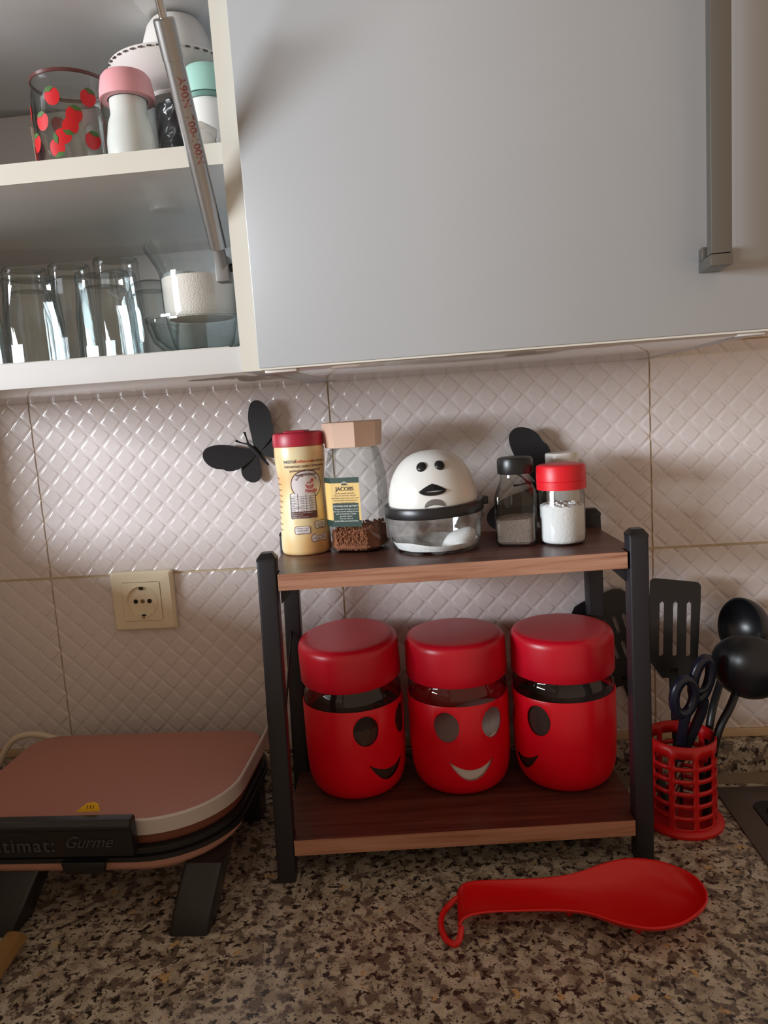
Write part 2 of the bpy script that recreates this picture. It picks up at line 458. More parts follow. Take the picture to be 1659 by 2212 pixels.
# ------------------------------------------------------------------ worktop with upstand, inset sink
SX0, SX1, SY0, SY1 = 0.857, 1.36, -0.50, -0.046
top = thing('countertop', 'speckled grey and brown granite worktop under the rack and grill', 'countertop', (0.5, -0.3, 0))
def Lx(p): return (p[0]-0.5, p[1]+0.3, p[2])
bm = NB()
for a in ((WX, SX0+0.012, -0.64, 0.004), (SX1-0.012, 1.9, -0.64, 0.004), (SX0+0.012, SX1-0.012, SY1-0.012, 0.004), (SX0+0.012, SX1-0.012, -0.64, SY0+0.012)):
    box(bm, a[0]-0.5, a[1]-0.5, a[2]+0.3, a[3]+0.3, -0.035, 0.0)
fin(bm, 'slab', granite_m, top, smooth=False)
bm = NB(); box(bm, WX-0.5, 1.9-0.5, -0.020+0.3, 0.004+0.3, 0.0002, ZU-0.0005, 0.0012)
fin(bm, 'upstand', granite_m, top)
bm = NB(); prism(bm, [(-0.0335+0.3, 0.0002), (-0.0195+0.3, 0.0002), (-0.0195+0.3, 0.008)], 0.72-0.5, 1.9-0.5, 'yz')
fin(bm, 'sealant_bead', caulk_dark, top, smooth=False)
sink = thing('inset_sink', 'dark brown inset sink rim at the right end of the worktop', 'sink', (SX0, SY1, 0))
bm = NB()
def sk(x0, x1, y0, y1, r): return [(x, y) for x, y in rrect(x0-SX0, x1-SX0, y0-SY1, y1-SY1, r)]
o0 = sk(SX0, SX1, SY0, SY1, 0.012); i0 = sk(SX0+0.027, SX1-0.027, SY0+0.027, SY1-0.029, 0.018); i1 = sk(SX0+0.031, SX1-0.031, SY0+0.031, SY1-0.033, 0.016)
loft(bm, [[(x, y, 0.0003) for x, y in o0], [(x, y, 0.0028) for x, y in o0], [(x, y, 0.0032) for x, y in i0], [(x, y, 0.0006) for x, y in i1]], False, False)
fin(bm, 'rim', sink_m, sink)
bm = NB()
i2 = sk(SX0+0.040, SX1-0.040, SY0+0.040, SY1-0.042, 0.02)
loft(bm, [[(x, y, 0.0006) for x, y in i1], [(x, y, 0.0022) for x, y in i1], [(x, y, 0.0010) for x, y in i2], [(x, y, -0.004) for x, y in i2]], False, False)
fin(bm, 'seal', seal_m, sink)
bm = NB()
i3 = sk(SX0+0.055, SX1-0.055, SY0+0.055, SY1-0.057, 0.05)
loft(bm, [[(x, y, -0.004) for x, y in i2], [(x, y, -0.012) for x, y in i2], [(x, y, -0.15) for x, y in i3]], False, True)
fin(bm, 'basin', sink_in, sink)

# ------------------------------------------------------------------ wall cabinets
CF = -0.320                              # carcass front plane
lc = thing('open_wall_cabinet', 'white wall cabinet with its flap lifted, full of glassware', 'cabinet', (0.13, -0.16, ZC))
def lcb(name, x0, x1, y0, y1, z0, z1, m, bev=0.0006):
    bm = NB(); box(bm, x0-0.13, x1-0.13, y0+0.16, y1+0.16, z0-ZC, z1-ZC, bev); return fin(bm, name, m, lc)
X0, X1 = -0.135, 0.3945
CB = -0.0035
lcb('bottom_panel', X0, 0.3762, CF+0.001, CB, ZC, 0.5630, white_gloss)
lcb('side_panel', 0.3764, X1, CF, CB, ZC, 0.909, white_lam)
lcb('side_panel', X0, X0+0.018, CF, CB, 0.5632, 0.909, white_gloss)
lcb('top_panel', X0+0.018, 0.3762, CF, CB, 0.891, 0.909, white_gloss)
lcb('back_panel', X0+0.018, 0.3762, -0.012, CB, 0.5632, 0.8908, white_gloss)
shelf_o = lcb('shelf', X0+0.0182, 0.3760, -0.310, -0.0122, 0.7128, 0.7297, white_gloss)
bm = NB(); box(bm, X0+0.0182-0.13, 0.3760-0.13, -0.3112+0.16, -0.3101+0.16, 0.7128-ZC, 0.7297-ZC); fin(bm, 'edge_band', edge_m, shelf_o)
bm = NB(); box(bm, 0.3766-0.13, X1-0.0002-0.13, CF-0.0012+0.16, CF-0.0001+0.16, ZC+0.0002-ZC, 0.908-ZC); sideband = fin(bm, 'edge_band', edge_m, lc)
# lifted flap and gas strut
a = rad(15); hy, hz = CF-0.004, 0.912
MF = Matrix.Translation((0, hy+0.16, hz-ZC)) @ Matrix.Rotation(-a, 4, 'X')
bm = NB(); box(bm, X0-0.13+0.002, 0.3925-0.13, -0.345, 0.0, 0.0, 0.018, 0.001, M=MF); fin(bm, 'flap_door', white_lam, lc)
SXc = 0.3625
def sp(y, z): return (SXc-0.13, y+0.16, z-ZC)
d = Vector((0, -0.105, 0.174)).normalized()
p0 = Vector(sp(-0.297, 0.628))
bm = NB(); tube(bm, [p0+d*0.022, p0+d*0.160], 0.0074, 24); tube(bm, [p0+d*0.160, p0+d*0.1601, p0+d*0.185, p0+d*0.186], [0.0074, 0.0078, 0.0078, 0.0070], 24)
strut = fin(bm, 'gas_strut', steel, lc, label='silver gas strut holding the flap open')
bm = NB(); tube(bm, [p0+d*0.18, p0+d*0.345], 0.0030, 14); fin(bm, 'piston_rod', chrome, strut)
bm = NB(); tube(bm, [p0+d*0.004, p0+d*0.024], [0.0050, 0.0052], 14)
box(bm, SXc-0.0062-0.13, SXc+0.0055-0.13, p0.y-0.0068, p0.y+0.0068, p0.z-0.008, p0.z+0.013, 0.001, M=None)
fin(bm, 'end_fitting', bracket_m, strut)
bm = NB(); tube(bm, [(SXc-0.13, p0.y, p0.z+0.004), (0.3764-0.13, p0.y, p0.z+0.004)], 0.0036, 12); fin(bm, 'ball_stud', black_pl, strut)
bm = NB()
n1 = Vector((0.18, -0.96, 0)); n1 = (n1 - d*n1.dot(d)).normalized(); s1 = d.cross(n1)
def on_strut(v):
    ang = v.y/0.0074
    return p0 + d*(0.150 - v.x) + (n1*math.cos(ang) + s1*math.sin(ang))*0.00765
add_text(bm, 'A90N  700-100N', 0.0085, on_strut, align='LEFT', offset=0.0001)
fin(bm, 'printed_mark', strut_ink, strut, smooth=False)

rc = thing('closed_wall_cabinet', 'white wall cabinet with closed door and long metal handle', 'cabinet', (0.6, -0.16, ZC))
def rcb(name, x0, x1, y0, y1, z0, z1, m):
    bm = NB(); box(bm, x0-0.6, x1-0.6, y0+0.16, y1+0.16, z0-ZC, z1-ZC, 0.0006); return fin(bm, name, m, rc)
RX0, RX1 = 0.3950, 0.803
rcb('bottom_panel', RX0+0.0182, RX1-0.0182, CF, CB, ZC, ZC+0.018, white_gloss)
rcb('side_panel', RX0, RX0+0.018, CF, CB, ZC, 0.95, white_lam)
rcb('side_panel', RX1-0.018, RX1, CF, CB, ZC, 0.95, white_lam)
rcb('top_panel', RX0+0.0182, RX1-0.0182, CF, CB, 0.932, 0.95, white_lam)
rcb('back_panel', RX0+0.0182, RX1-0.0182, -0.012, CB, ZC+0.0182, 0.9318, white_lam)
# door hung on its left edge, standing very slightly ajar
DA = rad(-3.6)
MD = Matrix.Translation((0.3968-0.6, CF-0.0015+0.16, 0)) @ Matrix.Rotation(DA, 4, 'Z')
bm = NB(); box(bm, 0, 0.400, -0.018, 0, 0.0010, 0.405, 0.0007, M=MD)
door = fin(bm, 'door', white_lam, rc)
bm = NB(); box(bm, 0.001, 0.399, -0.0165, -0.001, -0.0006, 0.0009, 0.0, M=MD); fin(bm, 'edge_band', edge_m, door)
bm = NB(); box(bm, 0.003, 0.030, -0.012, -0.001, -0.0030, -0.0006, 0.0005, M=MD); fin(bm, 'bumper', white_pl2, door)
bm = NB(); box(bm, 0.375, 0.394, -0.012, -0.001, -0.0028, -0.0006, 0.0005, M=MD)
fin(bm, 'bumper', white_pl2, door)
HX = 0.344
bm = NB(); box(bm, HX+0.0015, HX+0.0155, -0.018-0.031, -0.018-0.020, 0.0535, 0.40, 0.0006, M=MD)
hd = fin(bm, 'handle', alu, door, label='long grey aluminium bar handle')
bm = NB(); box(bm, HX+0.001, HX+0.016, -0.018-0.0315, -0.0180, 0.0450, 0.0530, 0.0006, M=MD)
box(bm, HX+0.001, HX+0.016, -0.018-0.010, -0.0180, 0.0530, 0.0620, 0.0006, M=MD); fin(bm, 'handle_foot', alu, hd)

# ------------------------------------------------------------------ wire-free rack: four legs, two boards
RZ = rad(4.2); LW, LD, LH = 0.389, 0.156, 0.364
rack = thing('kitchen_rack', 'two-tier walnut board rack with black legs standing on granite worktop', 'rack', (0.3466, -0.2120, 0), RZ)
hw = 0.0098
TZ, BZ, TH = 0.342, 0.0485, 0.0172
for (lx, ly, lean) in ((0, 0, 0.009), (LW, 0, 0.0), (0, LD, 0.010), (LW, LD, -0.004)):
    def sq(z, h): 
        s = lean*z/LH
        return [(lx+s+x, ly+y, z) for x, y in rrect(-h, h, -h, h, 0.0022, 3)]
    bm = NB(); loft(bm, [sq(0.0002, hw), sq(LH-0.008, hw)])
    leg = fin(bm, 'leg', black_leg, rack, angle=50)
    bm = NB(); loft(bm, [sq(LH-0.0078, hw+0.0004), sq(LH-0.0055, hw+0.0004), sq(LH, hw-0.0038)]); fin(bm, 'end_cap', black_pl, leg, angle=25)
def board(name, zt, lean):
    lL = lean[0]; lR = lean[1]
    zt0 = zt-TH
    poly = [(lL+hw+0.0006, -hw+0.001), (LW+lR-hw-0.0006, -hw+0.001), (LW+lR-hw-0.0006, hw+0.0008), (LW+lR+0.001, hw+0.0008), (LW+lR+0.001, LD-hw-0.0008), (LW+lR-hw-0.0006, LD-hw-0.0008),
            (LW+lR-hw-0.0006, LD+hw-0.001), (lL+hw+0.0006, LD+hw-0.001), (lL+hw+0.0006, LD-hw-0.0008), (lL-0.001, LD-hw-0.0008), (lL-0.001, hw+0.0008), (lL+hw+0.0006, hw+0.0008)]
    bm = NB(); prism(bm, poly, zt0, zt); b = fin(bm, name, board_m, rack, smooth=False)
    bm = NB(); box(bm, lL+hw+0.0006, LW+lR-hw-0.0006, -hw-0.0003, -hw+0.0009, zt0, zt-0.0001); fin(bm, 'edge_band', edge_wood, b, label='lighter wood edge strip')
    return b
lt = 0.0095*TZ/LH
board('top_board', TZ, (lt, -0.002)); board('bottom_board', BZ, (0.001, 0.0))
for sx, x0 in ((1, lt+hw+0.0004), (-1, LW-hw-0.0010)):
    for y0 in (hw*0.2, LD-hw*0.2-0.004):
        bm = NB(); prism(bm, [(x0, TZ-TH-0.0003), (x0+sx*0.017, TZ-TH-0.0003), (x0, TZ-TH-0.017)], y0, y0+0.004, 'xz'); fin(bm, 'bracket', black_leg, rack, smooth=False)
for lx in (0.002,):
    bm = NB(); tube(bm, [(lx, hw, 0.125), (lx+0.003, LD-hw, 0.235)], 0.0014, 8); fin(bm, 'brace', black_pl, rack)

# ------------------------------------------------------------------ three red face jars
def ell_cutter(phi, z, a, b, r=0.10):
    """elliptic prism reaching from the jar axis outwards at angle phi"""
    t = NB(); n = 28; A = []; B = []
    u = Vector((math.cos(phi), math.sin(phi), 0)); o = Vector((math.sin(phi), -math.cos(phi), 0))
    for k in range(n):
        c = u*(a*math.cos(2*PI*k/n)) + Vector((0, 0, z + b*math.sin(2*PI*k/n)))
        A.append(t.verts.new(c + o*0.030)); B.append(t.verts.new(c + o*r))
    t.faces.new(A); t.faces.new(list(reversed(B)))
    for k in range(n): t.faces.new((A[k], B[k], B[(k+1) % n], A[(k+1) % n]))
    bmesh.ops.recalc_face_normals(t, faces=t.faces)
    me = bpy.data.meshes.new('c'); t.to_mesh(t and me); t.free(); return me
def smile_cutter(phi, zc, w, h, r=0.10):
    t = NB(); pts = []
    for k in range(13):
        s = -1+2*k/12; pts.append((s*w, zc+h*0.55*(s*s)))
    for k in range(12, -1, -1):
        s = -1+2*k/12
        if abs(s) == 1: continue
        pts.append((s*w*0.98, zc+h*0.55*s*s-h*0.72*(1-s*s)**0.8))
    u = Vector((math.cos(phi), math.sin(phi), 0)); o = Vector((math.sin(phi), -math.cos(phi), 0)); A = []; B = []
    for x, z in pts:
        c = u*x + Vector((0, 0, z)); A.append(t.verts.new(c+o*0.030)); B.append(t.verts.new(c+o*r))
    n = len(pts); t.faces.new(A); t.faces.new(list(reversed(B)))
    for k in range(n): t.faces.new((A[k], B[k], B[(k+1) % n], A[(k+1) % n]))
    bmesh.ops.recalc_face_normals(t, faces=t.faces)
    me = bpy.data.meshes.new('c'); t.to_mesh(me); t.free(); return me
JR = 0.0606
out_p = [(0.036, 0.0), (0.043, 0.0006), (0.049, 0.003), (0.0535, 0.008), (0.0570, 0.016), (0.0592, 0.027), (0.0600, 0.040), (JR, 0.060), (JR, 0.1130), (JR-0.0006, 0.1140)]
in_p = [(JR-0.0016, 0.1135), (JR-0.0016, 0.060), (0.0584, 0.040), (0.0576, 0.028), (0.0553, 0.0175), (0.0519, 0.0098), (0.0472, 0.0052), (0.036, 0.002)]
bm = NB(); lathe(bm, out_p+in_p+[out_p[0]], 72); bmesh.ops.recalc_face_normals(bm, faces=bm.faces)
sleeve0 = bpy.data.meshes.new('sleeve'); bm.to_mesh(sleeve0); bm.free()
sleeve_me = boolean_cut(sleeve0, [ell_cutter(rad(-27), 0.0895, 0.0150, 0.0182), ell_cutter(rad(27), 0.0895, 0.0150, 0.0182), smile_cutter(0, 0.0375, 0.0270, 0.020)])
for p in sleeve_me.polygons: p.use_smooth = True
sleeve_me.set_sharp_from_angle(angle=rad(40))
def gl_prof():
    o = [(0.0, 0.0025), (0.033, 0.0025), (0.0445, 0.0062), (0.0494, 0.0105), (0.0535, 0.0182), (0.0564, 0.0288), (0.0576, 0.040), (0.0582, 0.060), (0.0586, 0.112), (0.0590, 0.118), (0.0590, 0.126), (0.0560, 0.131), (0.0545, 0.135), (0.0545, 0.150)]
    return o
def face_jar(loc, face, label, fill, tilt):
    t = thing('red_face_jar', label, 'jar', loc, face, 'red smiling canisters on the rack')
    bm = NB(); lathe(bm, gl_prof(), 56); fin(bm, 'glass_body', glass, t)
    o = obj('sleeve', sleeve_me, red_sleeve, t)
    # lid
    P = [(0.0, 0.1855), (0.048, 0.1855), (0.0530, 0.1849), (0.0568, 0.1830), (0.0590, 0.1795), (0.0600, 0.175), (0.0604, 0.150), (0.0605, 0.1375), (0.0600, 0.1365), (0.0580, 0.1365), (0.0580, 0.176), (0.0, 0.181)]
    bm = NB(); lathe(bm, P, 64)
    piv = Vector((0, 0, 0.137))
    MT = Matrix.Translation(piv) @ Matrix.Rotation(-face, 4, 'Z') @ Matrix.Rotation(rad(tilt[0]), 4, 'X') @ Matrix.Rotation(rad(tilt[1]), 4, 'Y') @ Matrix.Rotation(face, 4, 'Z') @ Matrix.Translation(-piv)
    bm.transform(Matrix.Translation((0, 0, 0.0045 if tilt[0] > 3 else 0.0)) @ MT); lid = fin(bm, 'lid', red_lid, t, angle=60)
    if fill:
        m, z, slope, sl = fill
        bm = NB()
        prof = [(0.0, 0.004), (0.032, 0.004), (0.0438, 0.0078), (0.0486, 0.012), (0.0527, 0.0196), (0.0555, 0.0300), (0.0567, 0.041), (0.0572, 0.055)]
        prof = [q for q in prof if q[1] < z-0.001]
        lathe(bm, prof+[(0.0573, z), (0.03, z+0.001), (0.0, z+0.0015)], 48)
        for v in bm.verts:
            if v.co.z > z-0.0005: v.co.z += slope*(v.co.x*math.cos(sl)+v.co.y*math.sin(sl))
        fin(bm, 'contents', m, t, angle=50)
    return t
JB = BZ+0.0003
face_jar((0.4160, -0.0945, JB), rad(47), 'red jar with smiling cut-out face, leftmost, beside the left rack legs', (dark_fill, 0.094, 0.1, 0.5), (5.0, -1.0))
face_jar((0.5430, -0.0885, JB), rad(12.5), 'red jar with winking white smile, middle of the three', (powder, 0.062, 0.42, 0.0), (1.0, 0.0))
face_jar((0.6690, -0.0880, JB), rad(-64), 'red jar with its face turned left, rightmost, beside the right rack legs', (dark_fill, 0.105, 0.05, 0.0), (1.0, 0.0))

# ------------------------------------------------------------------ jars on the top board
SZ = TZ + 0.0002
# --- creamer
CRX, CRY = 0.3760, -0.0995
cr = thing('creamer_jar', 'yellow coffee creamer jar with dark red cap, leftmost on the top board', 'jar', (CRX, CRY, SZ))
cp = [(0.0, 0.0), (0.0265, 0.0), (0.0285, 0.0015), (0.0292, 0.005), (0.0290, 0.020), (0.0280, 0.040), (0.0268, 0.060), (0.0264, 0.072), (0.0268, 0.086), (0.0283, 0.100), (0.0291, 0.110), (0.0291, 0.122), (0.0285, 0.1245), (0.0, 0.1245)]
bm = NB(); lathe(bm, cp, 56); fin(bm, 'body', yellow_m, cr, angle=50)
bm = NB(); lathe(bm, [(0.0, 0.1248), (0.0296, 0.1248), (0.0298, 0.1265), (0.0296, 0.136), (0.0286, 0.1392), (0.0265, 0.1405), (0.0225, 0.1405), (0.0215, 0.1398), (0.0, 0.1398)], 56)
cap = fin(bm, 'cap', red_cap, cr, angle=40)
bm = NB(); box(bm, -0.012, 0.012, -0.024, 0.010, 0.1398, 0.1425, 0.0012); fin(bm, 'flip_lid', red_cap, cap)
def cr_r(z):
    for (r0, z0), (r1, z1) in zip(cp[2:], cp[3:]):
        if z0 <= z <= z1: return r0+(r1-r0)*(z-z0)/max(1e-6, z1-z0)
    return 0.029
def on_cr(u0, off=0.0003):
    def fn(u, z):
        r = cr_r(z)+off; ph = u0+u/0.0272
        return (r*math.sin(ph), -r*math.cos(ph), z)
    return fn
def crt(u0, uz, off=0.0006):
    f = on_cr(u0, off); return lambda v: f(v.x, uz+v.y)
FA = rad(17)
bm = NB()
add_text(bm, 'NESTLÉ', 0.0044, crt(FA-0.52, 0.1065), align='CENTER', offset=0.00006); fin(bm, 'printed_text', ink_blue, cr, smooth=False)
bm = NB(); add_text(bm, 'Coffee-mate', 0.0046, crt(FA+0.06, 0.1065), shear=0.2, offset=0.00006); fin(bm, 'printed_text', ink_orange, cr, smooth=False)
bm = NB(); add_text(bm, 'ile kahveniz', 0.0040, crt(FA+0.68, 0.1065), offset=0.00004)
for i, s in enumerate(('kahvenizin tadını kremamsı', 'yumuşacık lezzeti ile', 'zenginleştirin')):
    add_text(bm, s, 0.0044, crt(FA+0.10, 0.1012-0.0049*i), offset=0.00005)
fin(bm, 'printed_text', ink_brown, cr, smooth=False)
circ = [(0.0185*math.cos(2*PI*k/36), 0.0812+0.0165*math.sin(2*PI*k/36)) for k in range(36)]
f1 = on_cr(FA+0.10, 0.0003)
bm = NB(); fan_patch(bm, circ, f1); rl = fin(bm, 'round_panel', label_white, cr)
bm = NB(); outline_patch(bm, circ, 0.0009, on_cr(FA+0.10, 0.0005)); fin(bm, 'panel_outline', ink_brown, rl)
bm = NB()
def arc_fn(v):
    a = v.x/0.0128; R = 0.0122+v.y
    return on_cr(FA+0.10, 0.0006)(R*math.sin(a), 0.0808+R*math.cos(a))
add_text(bm, 'Good Food, Good Life', 0.0031, arc_fn, offset=0.00003); fin(bm, 'printed_text', ink_brown, rl, smooth=False)
bm = NB(); add_text(bm, 'Nestlé', 0.0056, crt(FA+0.28, 0.0722, 0.0006), offset=0.00012)
# nest emblem: a bowl of twigs with two small birds
fe = on_cr(FA+0.22, 0.0006)
for k in range(4):
    outline_patch(bm, [(0.0052*math.cos(t)*(1-0.08*k), 0.0815-0.0009*k+0.0026*math.sin(t)) for t in [PI+PI*q/9 for q in range(10)]]+[(0.0048*math.cos(t)*(1-0.08*k), 0.0821-0.0009*k+0.0022*math.sin(t)) for t in [2*PI-PI*q/9 for q in range(10)]], 0.0003, fe)
for bx, bz, br in ((-0.0020, 0.0832, 0.0010), (0.0012, 0.0834, 0.0010), (0.0034, 0.0858, 0.0018)):
    fan_patch(bm, [(bx+br*math.cos(2*PI*q/10), bz+br*1.1*math.sin(2*PI*q/10)) for q in range(10)], fe)
fin(bm, 'emblem', ink_red, rl, smooth=False)
tb0, tb1 = -0.0150, 0.0145
ft = on_cr(FA-0.10, 0.0008); ftt = on_cr(FA-0.10, 0.0010)
bm = NB(); grid_patch(bm, tb0, tb1, 0.0430, 0.0715, 10, 6, ft); tl = fin(bm, 'nutrition_table', label_white, cr)
bm = NB(); grid_patch(bm, tb0, tb1, 0.0432, 0.0512, 10, 2, on_cr(FA-0.10, 0.0010)); fin(bm, 'table_foot', ink_brown, tl)
bm = NB()
outline_patch(bm, rrect(tb0, tb1, 0.0430, 0.0715, 0.0015, 4), 0.0008, ftt)
for u in (-0.0062, 0.0030): grid_patch(bm, u-0.00018, u+0.00018, 0.0512, 0.0710, 1, 5, ftt)
for k in range(1, 7): grid_patch(bm, tb0+0.0005, tb1-0.0005, 0.0512+0.0028*k, 0.0512+0.0028*k+0.0003, 8, 1, ftt)
for k, s in enumerate(('Şeker', 'Karbonhidrat', 'Yağ', 'Protein', 'Enerji', 'Besin')):
    add_text(bm, s, 0.0021, lambda v, k=k: ftt(-0.0143+v.x, 0.0519+0.0028*k+v.y), align='LEFT')
    add_text(bm, '1,%d g' % (k+2), 0.0021, lambda v, k=k: ftt(-0.0016+v.x, 0.0519+0.0028*k+v.y))
    add_text(bm, '0,%d g' % (k+1), 0.0021, lambda v, k=k: ftt(0.0085+v.x, 0.0519+0.0028*k+v.y))
fin(bm, 'table_lines', ink_dark, tl, smooth=False)
bm = NB()
for k, s in enumerate(('Serin ve kuru yerde saklayınız.', 'Açıldıktan sonra', 'kapağını sıkıca kapatınız')):
    add_text(bm, s, 0.0019, lambda v, k=k: on_cr(FA-0.10, 0.0013)(-0.0138+v.x, 0.0490-0.0023*k+v.y), align='LEFT')
fin(bm, 'table_foot_text', ink_pale, tl, smooth=False)
for (u, z, w, lines) in ((-0.0035, 0.0296, 0.0085, ('Fincana 1 çay', 'kaşığı kahve', 've sıcak su.')), (0.0180, 0.0345, 0.0075, ('2 kaşık', 'karıştırın', 'afiyetle')), (0.0155, 0.0195, 0.0100, ('2 çay kaşığı', 'kremayı ekleyin', 've karıştırın'))):
    fb = on_cr(FA-0.10, 0.0004)
    ol = rrect(u-w, u+w, z-0.0045, z+0.0045, 0.0030, 5)
    bm = NB(); fan_patch(bm, ol, fb); pl = fin(bm, 'instruction_bubble', label_white, cr)
    bm = NB(); outline_patch(bm, ol, 0.0005, on_cr(FA-0.10, 0.0006))
    for k, s in enumerate(lines): add_text(bm, s, 0.0024, lambda v, k=k: on_cr(FA-0.10, 0.0007)(u+v.x, z+0.0016-0.0027*k+v.y))
    fin(bm, 'bubble_print', ink_brown, pl, smooth=False)
bm = NB()
for k, s in enumerate(('Net 400 g', 'sütsüz kahve', 'kreması tozu', 'glikoz şurubu', 'hidrojene yağ', 'süt proteini', 'aroma verici', 'asitlik', 'renklendirici', 'tavsiye edilir', 'TETT')):
    add_text(bm, s, 0.0034, crt(FA-1.50, 0.088-0.0066*k), align='CENTER')
fin(bm, 'printed_text', ink_brown, cr, smooth=False)

# --- coffee jar
cj = thing('instant_coffee_jar', 'glass instant coffee jar with beige octagonal cap and green label', 'jar', (0.4393, -0.0985, SZ), rad(-12))
def octo(h, c, z): return [(x, y, z) for x, y in ((h, -h+c), (h, h-c), (h-c, h), (-h+c, h), (-h, h-c), (-h, -h+c), (-h+c, -h), (h-c, -h))]
HB, HC = 0.0315, 0.0115
bm = NB()
loft(bm, [octo(0.0265, 0.010, 0.0), octo(0.0300, HC, 0.003), octo(HB, HC, 0.010), octo(HB, HC, 0.086), octo(HB-0.001, HC, 0.090), octo(0.0262, 0.0125, 0.1165), octo(0.0245, 0.0135, 0.1185)], True, False)
fin(bm, 'glass_body', glass, cj, angle=20)
bm = NB(); lathe(bm, [(0.0240, 0.1170), (0.0240, 0.124), (0.0232, 0.124)], 32); fin(bm, 'neck', glass, cj)
k8 = 1/math.cos(PI/8)
def oct8(r, z): return [(r*k8*math.cos(PI/8+PI/4*i), r*k8*math.sin(PI/8+PI/4*i), z) for i in range(8)]
bm = NB(); loft(bm, [oct8(0.0285, 0.1196), oct8(0.0302, 0.1200), oct8(0.0322, 0.1470), oct8(0.0318, 0.1480), oct8(0.0300, 0.1486)])
fin(bm, 'cap', beige_cap, cj, smooth=False)
bm = NB()
loft(bm, [octo(0.0255, 0.010, 0.0025), octo(0.0292, HC-0.0005, 0.0055), octo(HB-0.0035, HC, 0.012), octo(HB-0.0035, HC, 0.0245), octo(0.02, 0.008, 0.027)])
rnd = random.Random(3)
for v in bm.verts:
    if v.co.z > 0.02: v.co.z += 0.10*v.co.x
t8 = []
for i in range(520):
    side = rnd.random()
    if side < 0.62:
        x = rnd.uniform(-0.021, 0.0225); z = rnd.uniform(0.0032, 0.0265+0.1*x); y = -HB+0.0028 if z > 0.012 else -(0.0262+(z-0.0025)*0.26)
    else:
        x = rnd.uniform(-0.026, 0.028); y = rnd.uniform(-0.026, 0.026); z = 0.0275+0.1*x+rnd.uniform(-0.001, 0.0015)
    if abs(x)+abs(y) > 2*HB-HC-0.004: continue
    s = rnd.uniform(0.0010, 0.0018)
    t = bmesh.new(); bmesh.ops.create_icosphere(t, subdivisions=1, radius=s)
    for v in t.verts: v.co *= rnd.uniform(0.75, 1.25)
    join(bm, t, Matrix.Translation((x, y, z)))
cf = fin(bm, 'coffee_granules', coffee_m, cj, smooth=False); cf['kind'] = 'stuff'
# label: on the front face, wrapped round the left chamfer
def on_cj(u, z, off=0.0004):
    x = -HB+HC+u
    if u >= 0: return (x, -HB-off, z)
    q = 0.70710678
    return (-HB+HC+u*q-off*q, -HB-u*q-off*q, z)
LB0, LB1, LU0, LU1 = 0.0310, 0.0870, -0.0150, 0.0345
def cj_patch(name, u0, u1, z0, z1, off, m, par):
    bm = NB(); us = [u0] + ([0.0] if u0 < 0 < u1 else []) + [u1]
    for a, b in zip(us, us[1:]): grid_patch(bm, a, b, z0, z1, 1, 1, lambda u, z: on_cj(u, z, off))
    return fin(bm, name, m, par, smooth=False)
lab = cj_patch('label', LU0, LU1, LB0, LB1, 0.0003, label_yellow, cj)
cj_patch('label_band', LU0, LU1, LB1-0.0062, LB1, 0.0005, label_green, lab)
cj_patch('label_band', LU0, LU1, LB0, LB0+0.0075, 0.0005, label_green, lab)
cj_patch('label_panel', 0.0015, LU1-0.0025, LB0+0.0075, LB0+0.0270, 0.0005, label_green, lab)
UM = 0.0168
def cjt(u, z, off=0.0007): return lambda v: on_cj(u+v.x, z+v.y, off)
bm = NB(); add_text(bm, 'JACOBS', 0.0062, cjt(UM, LB0+0.0412), offset=0.00008)
for k, s in enumerate(('Jacobs, gerçek kahveden', 'Monarch kahvesidir. Her bir', 'çekirdekten gelen eşsiz aroma, tam', 'kıvamında kavrulmuş kahve ile', 'uyum, mükemmel lezzetini.')):
    add_text(bm, s, 0.0023, cjt(UM, LB0+0.0376-0.0027*k))
# crown emblem above the name
for k in range(3):
    cxm = UM+(k-1)*0.0022
    fan_patch(bm, [(cxm-0.0010, LB0+0.0472), (cxm+0.0010, LB0+0.0472), (cxm+0.0007, LB0+0.0490), (cxm, LB0+0.0500-0.0004*abs(k-1)), (cxm-0.0007, LB0+0.0490)], lambda u, z: on_cj(u, z, 0.0007))
fin(bm, 'label_text', ink_dark, lab, smooth=False)
bm = NB()
outline_patch(bm, [(UM+0.0042*math.cos(t), LB0+0.0466+0.0046*math.sin(t)) for t in [PI*q/16 for q in range(17)]]+[(UM+0.0036*math.cos(t), LB0+0.0466+0.0040*math.sin(t)) for t in [PI-PI*q/16 for q in range(17)]], 0.0004, lambda u, z: on_cj(u, z, 0.0006))
fin(bm, 'crown_arch', ink_pale, lab, smooth=False)
bm = NB()
add_text(bm, 'GROWING FOR BETTER™', 0.0027, cjt(UM, LB0+0.0228), offset=0.00005)
for k, s in enumerate(('“Responsible farming is one of', 'the ways we are helping farmers', 'and communities in coffee', 'growing regions.', 'Find out more at', 'jacobscoffee.com/sustainability')):
    add_text(bm, s, 0.0023, cjt(UM, LB0+0.0196-0.0027*k), offset=0.00003)
fin(bm, 'label_text', ink_pale, lab, smooth=False)

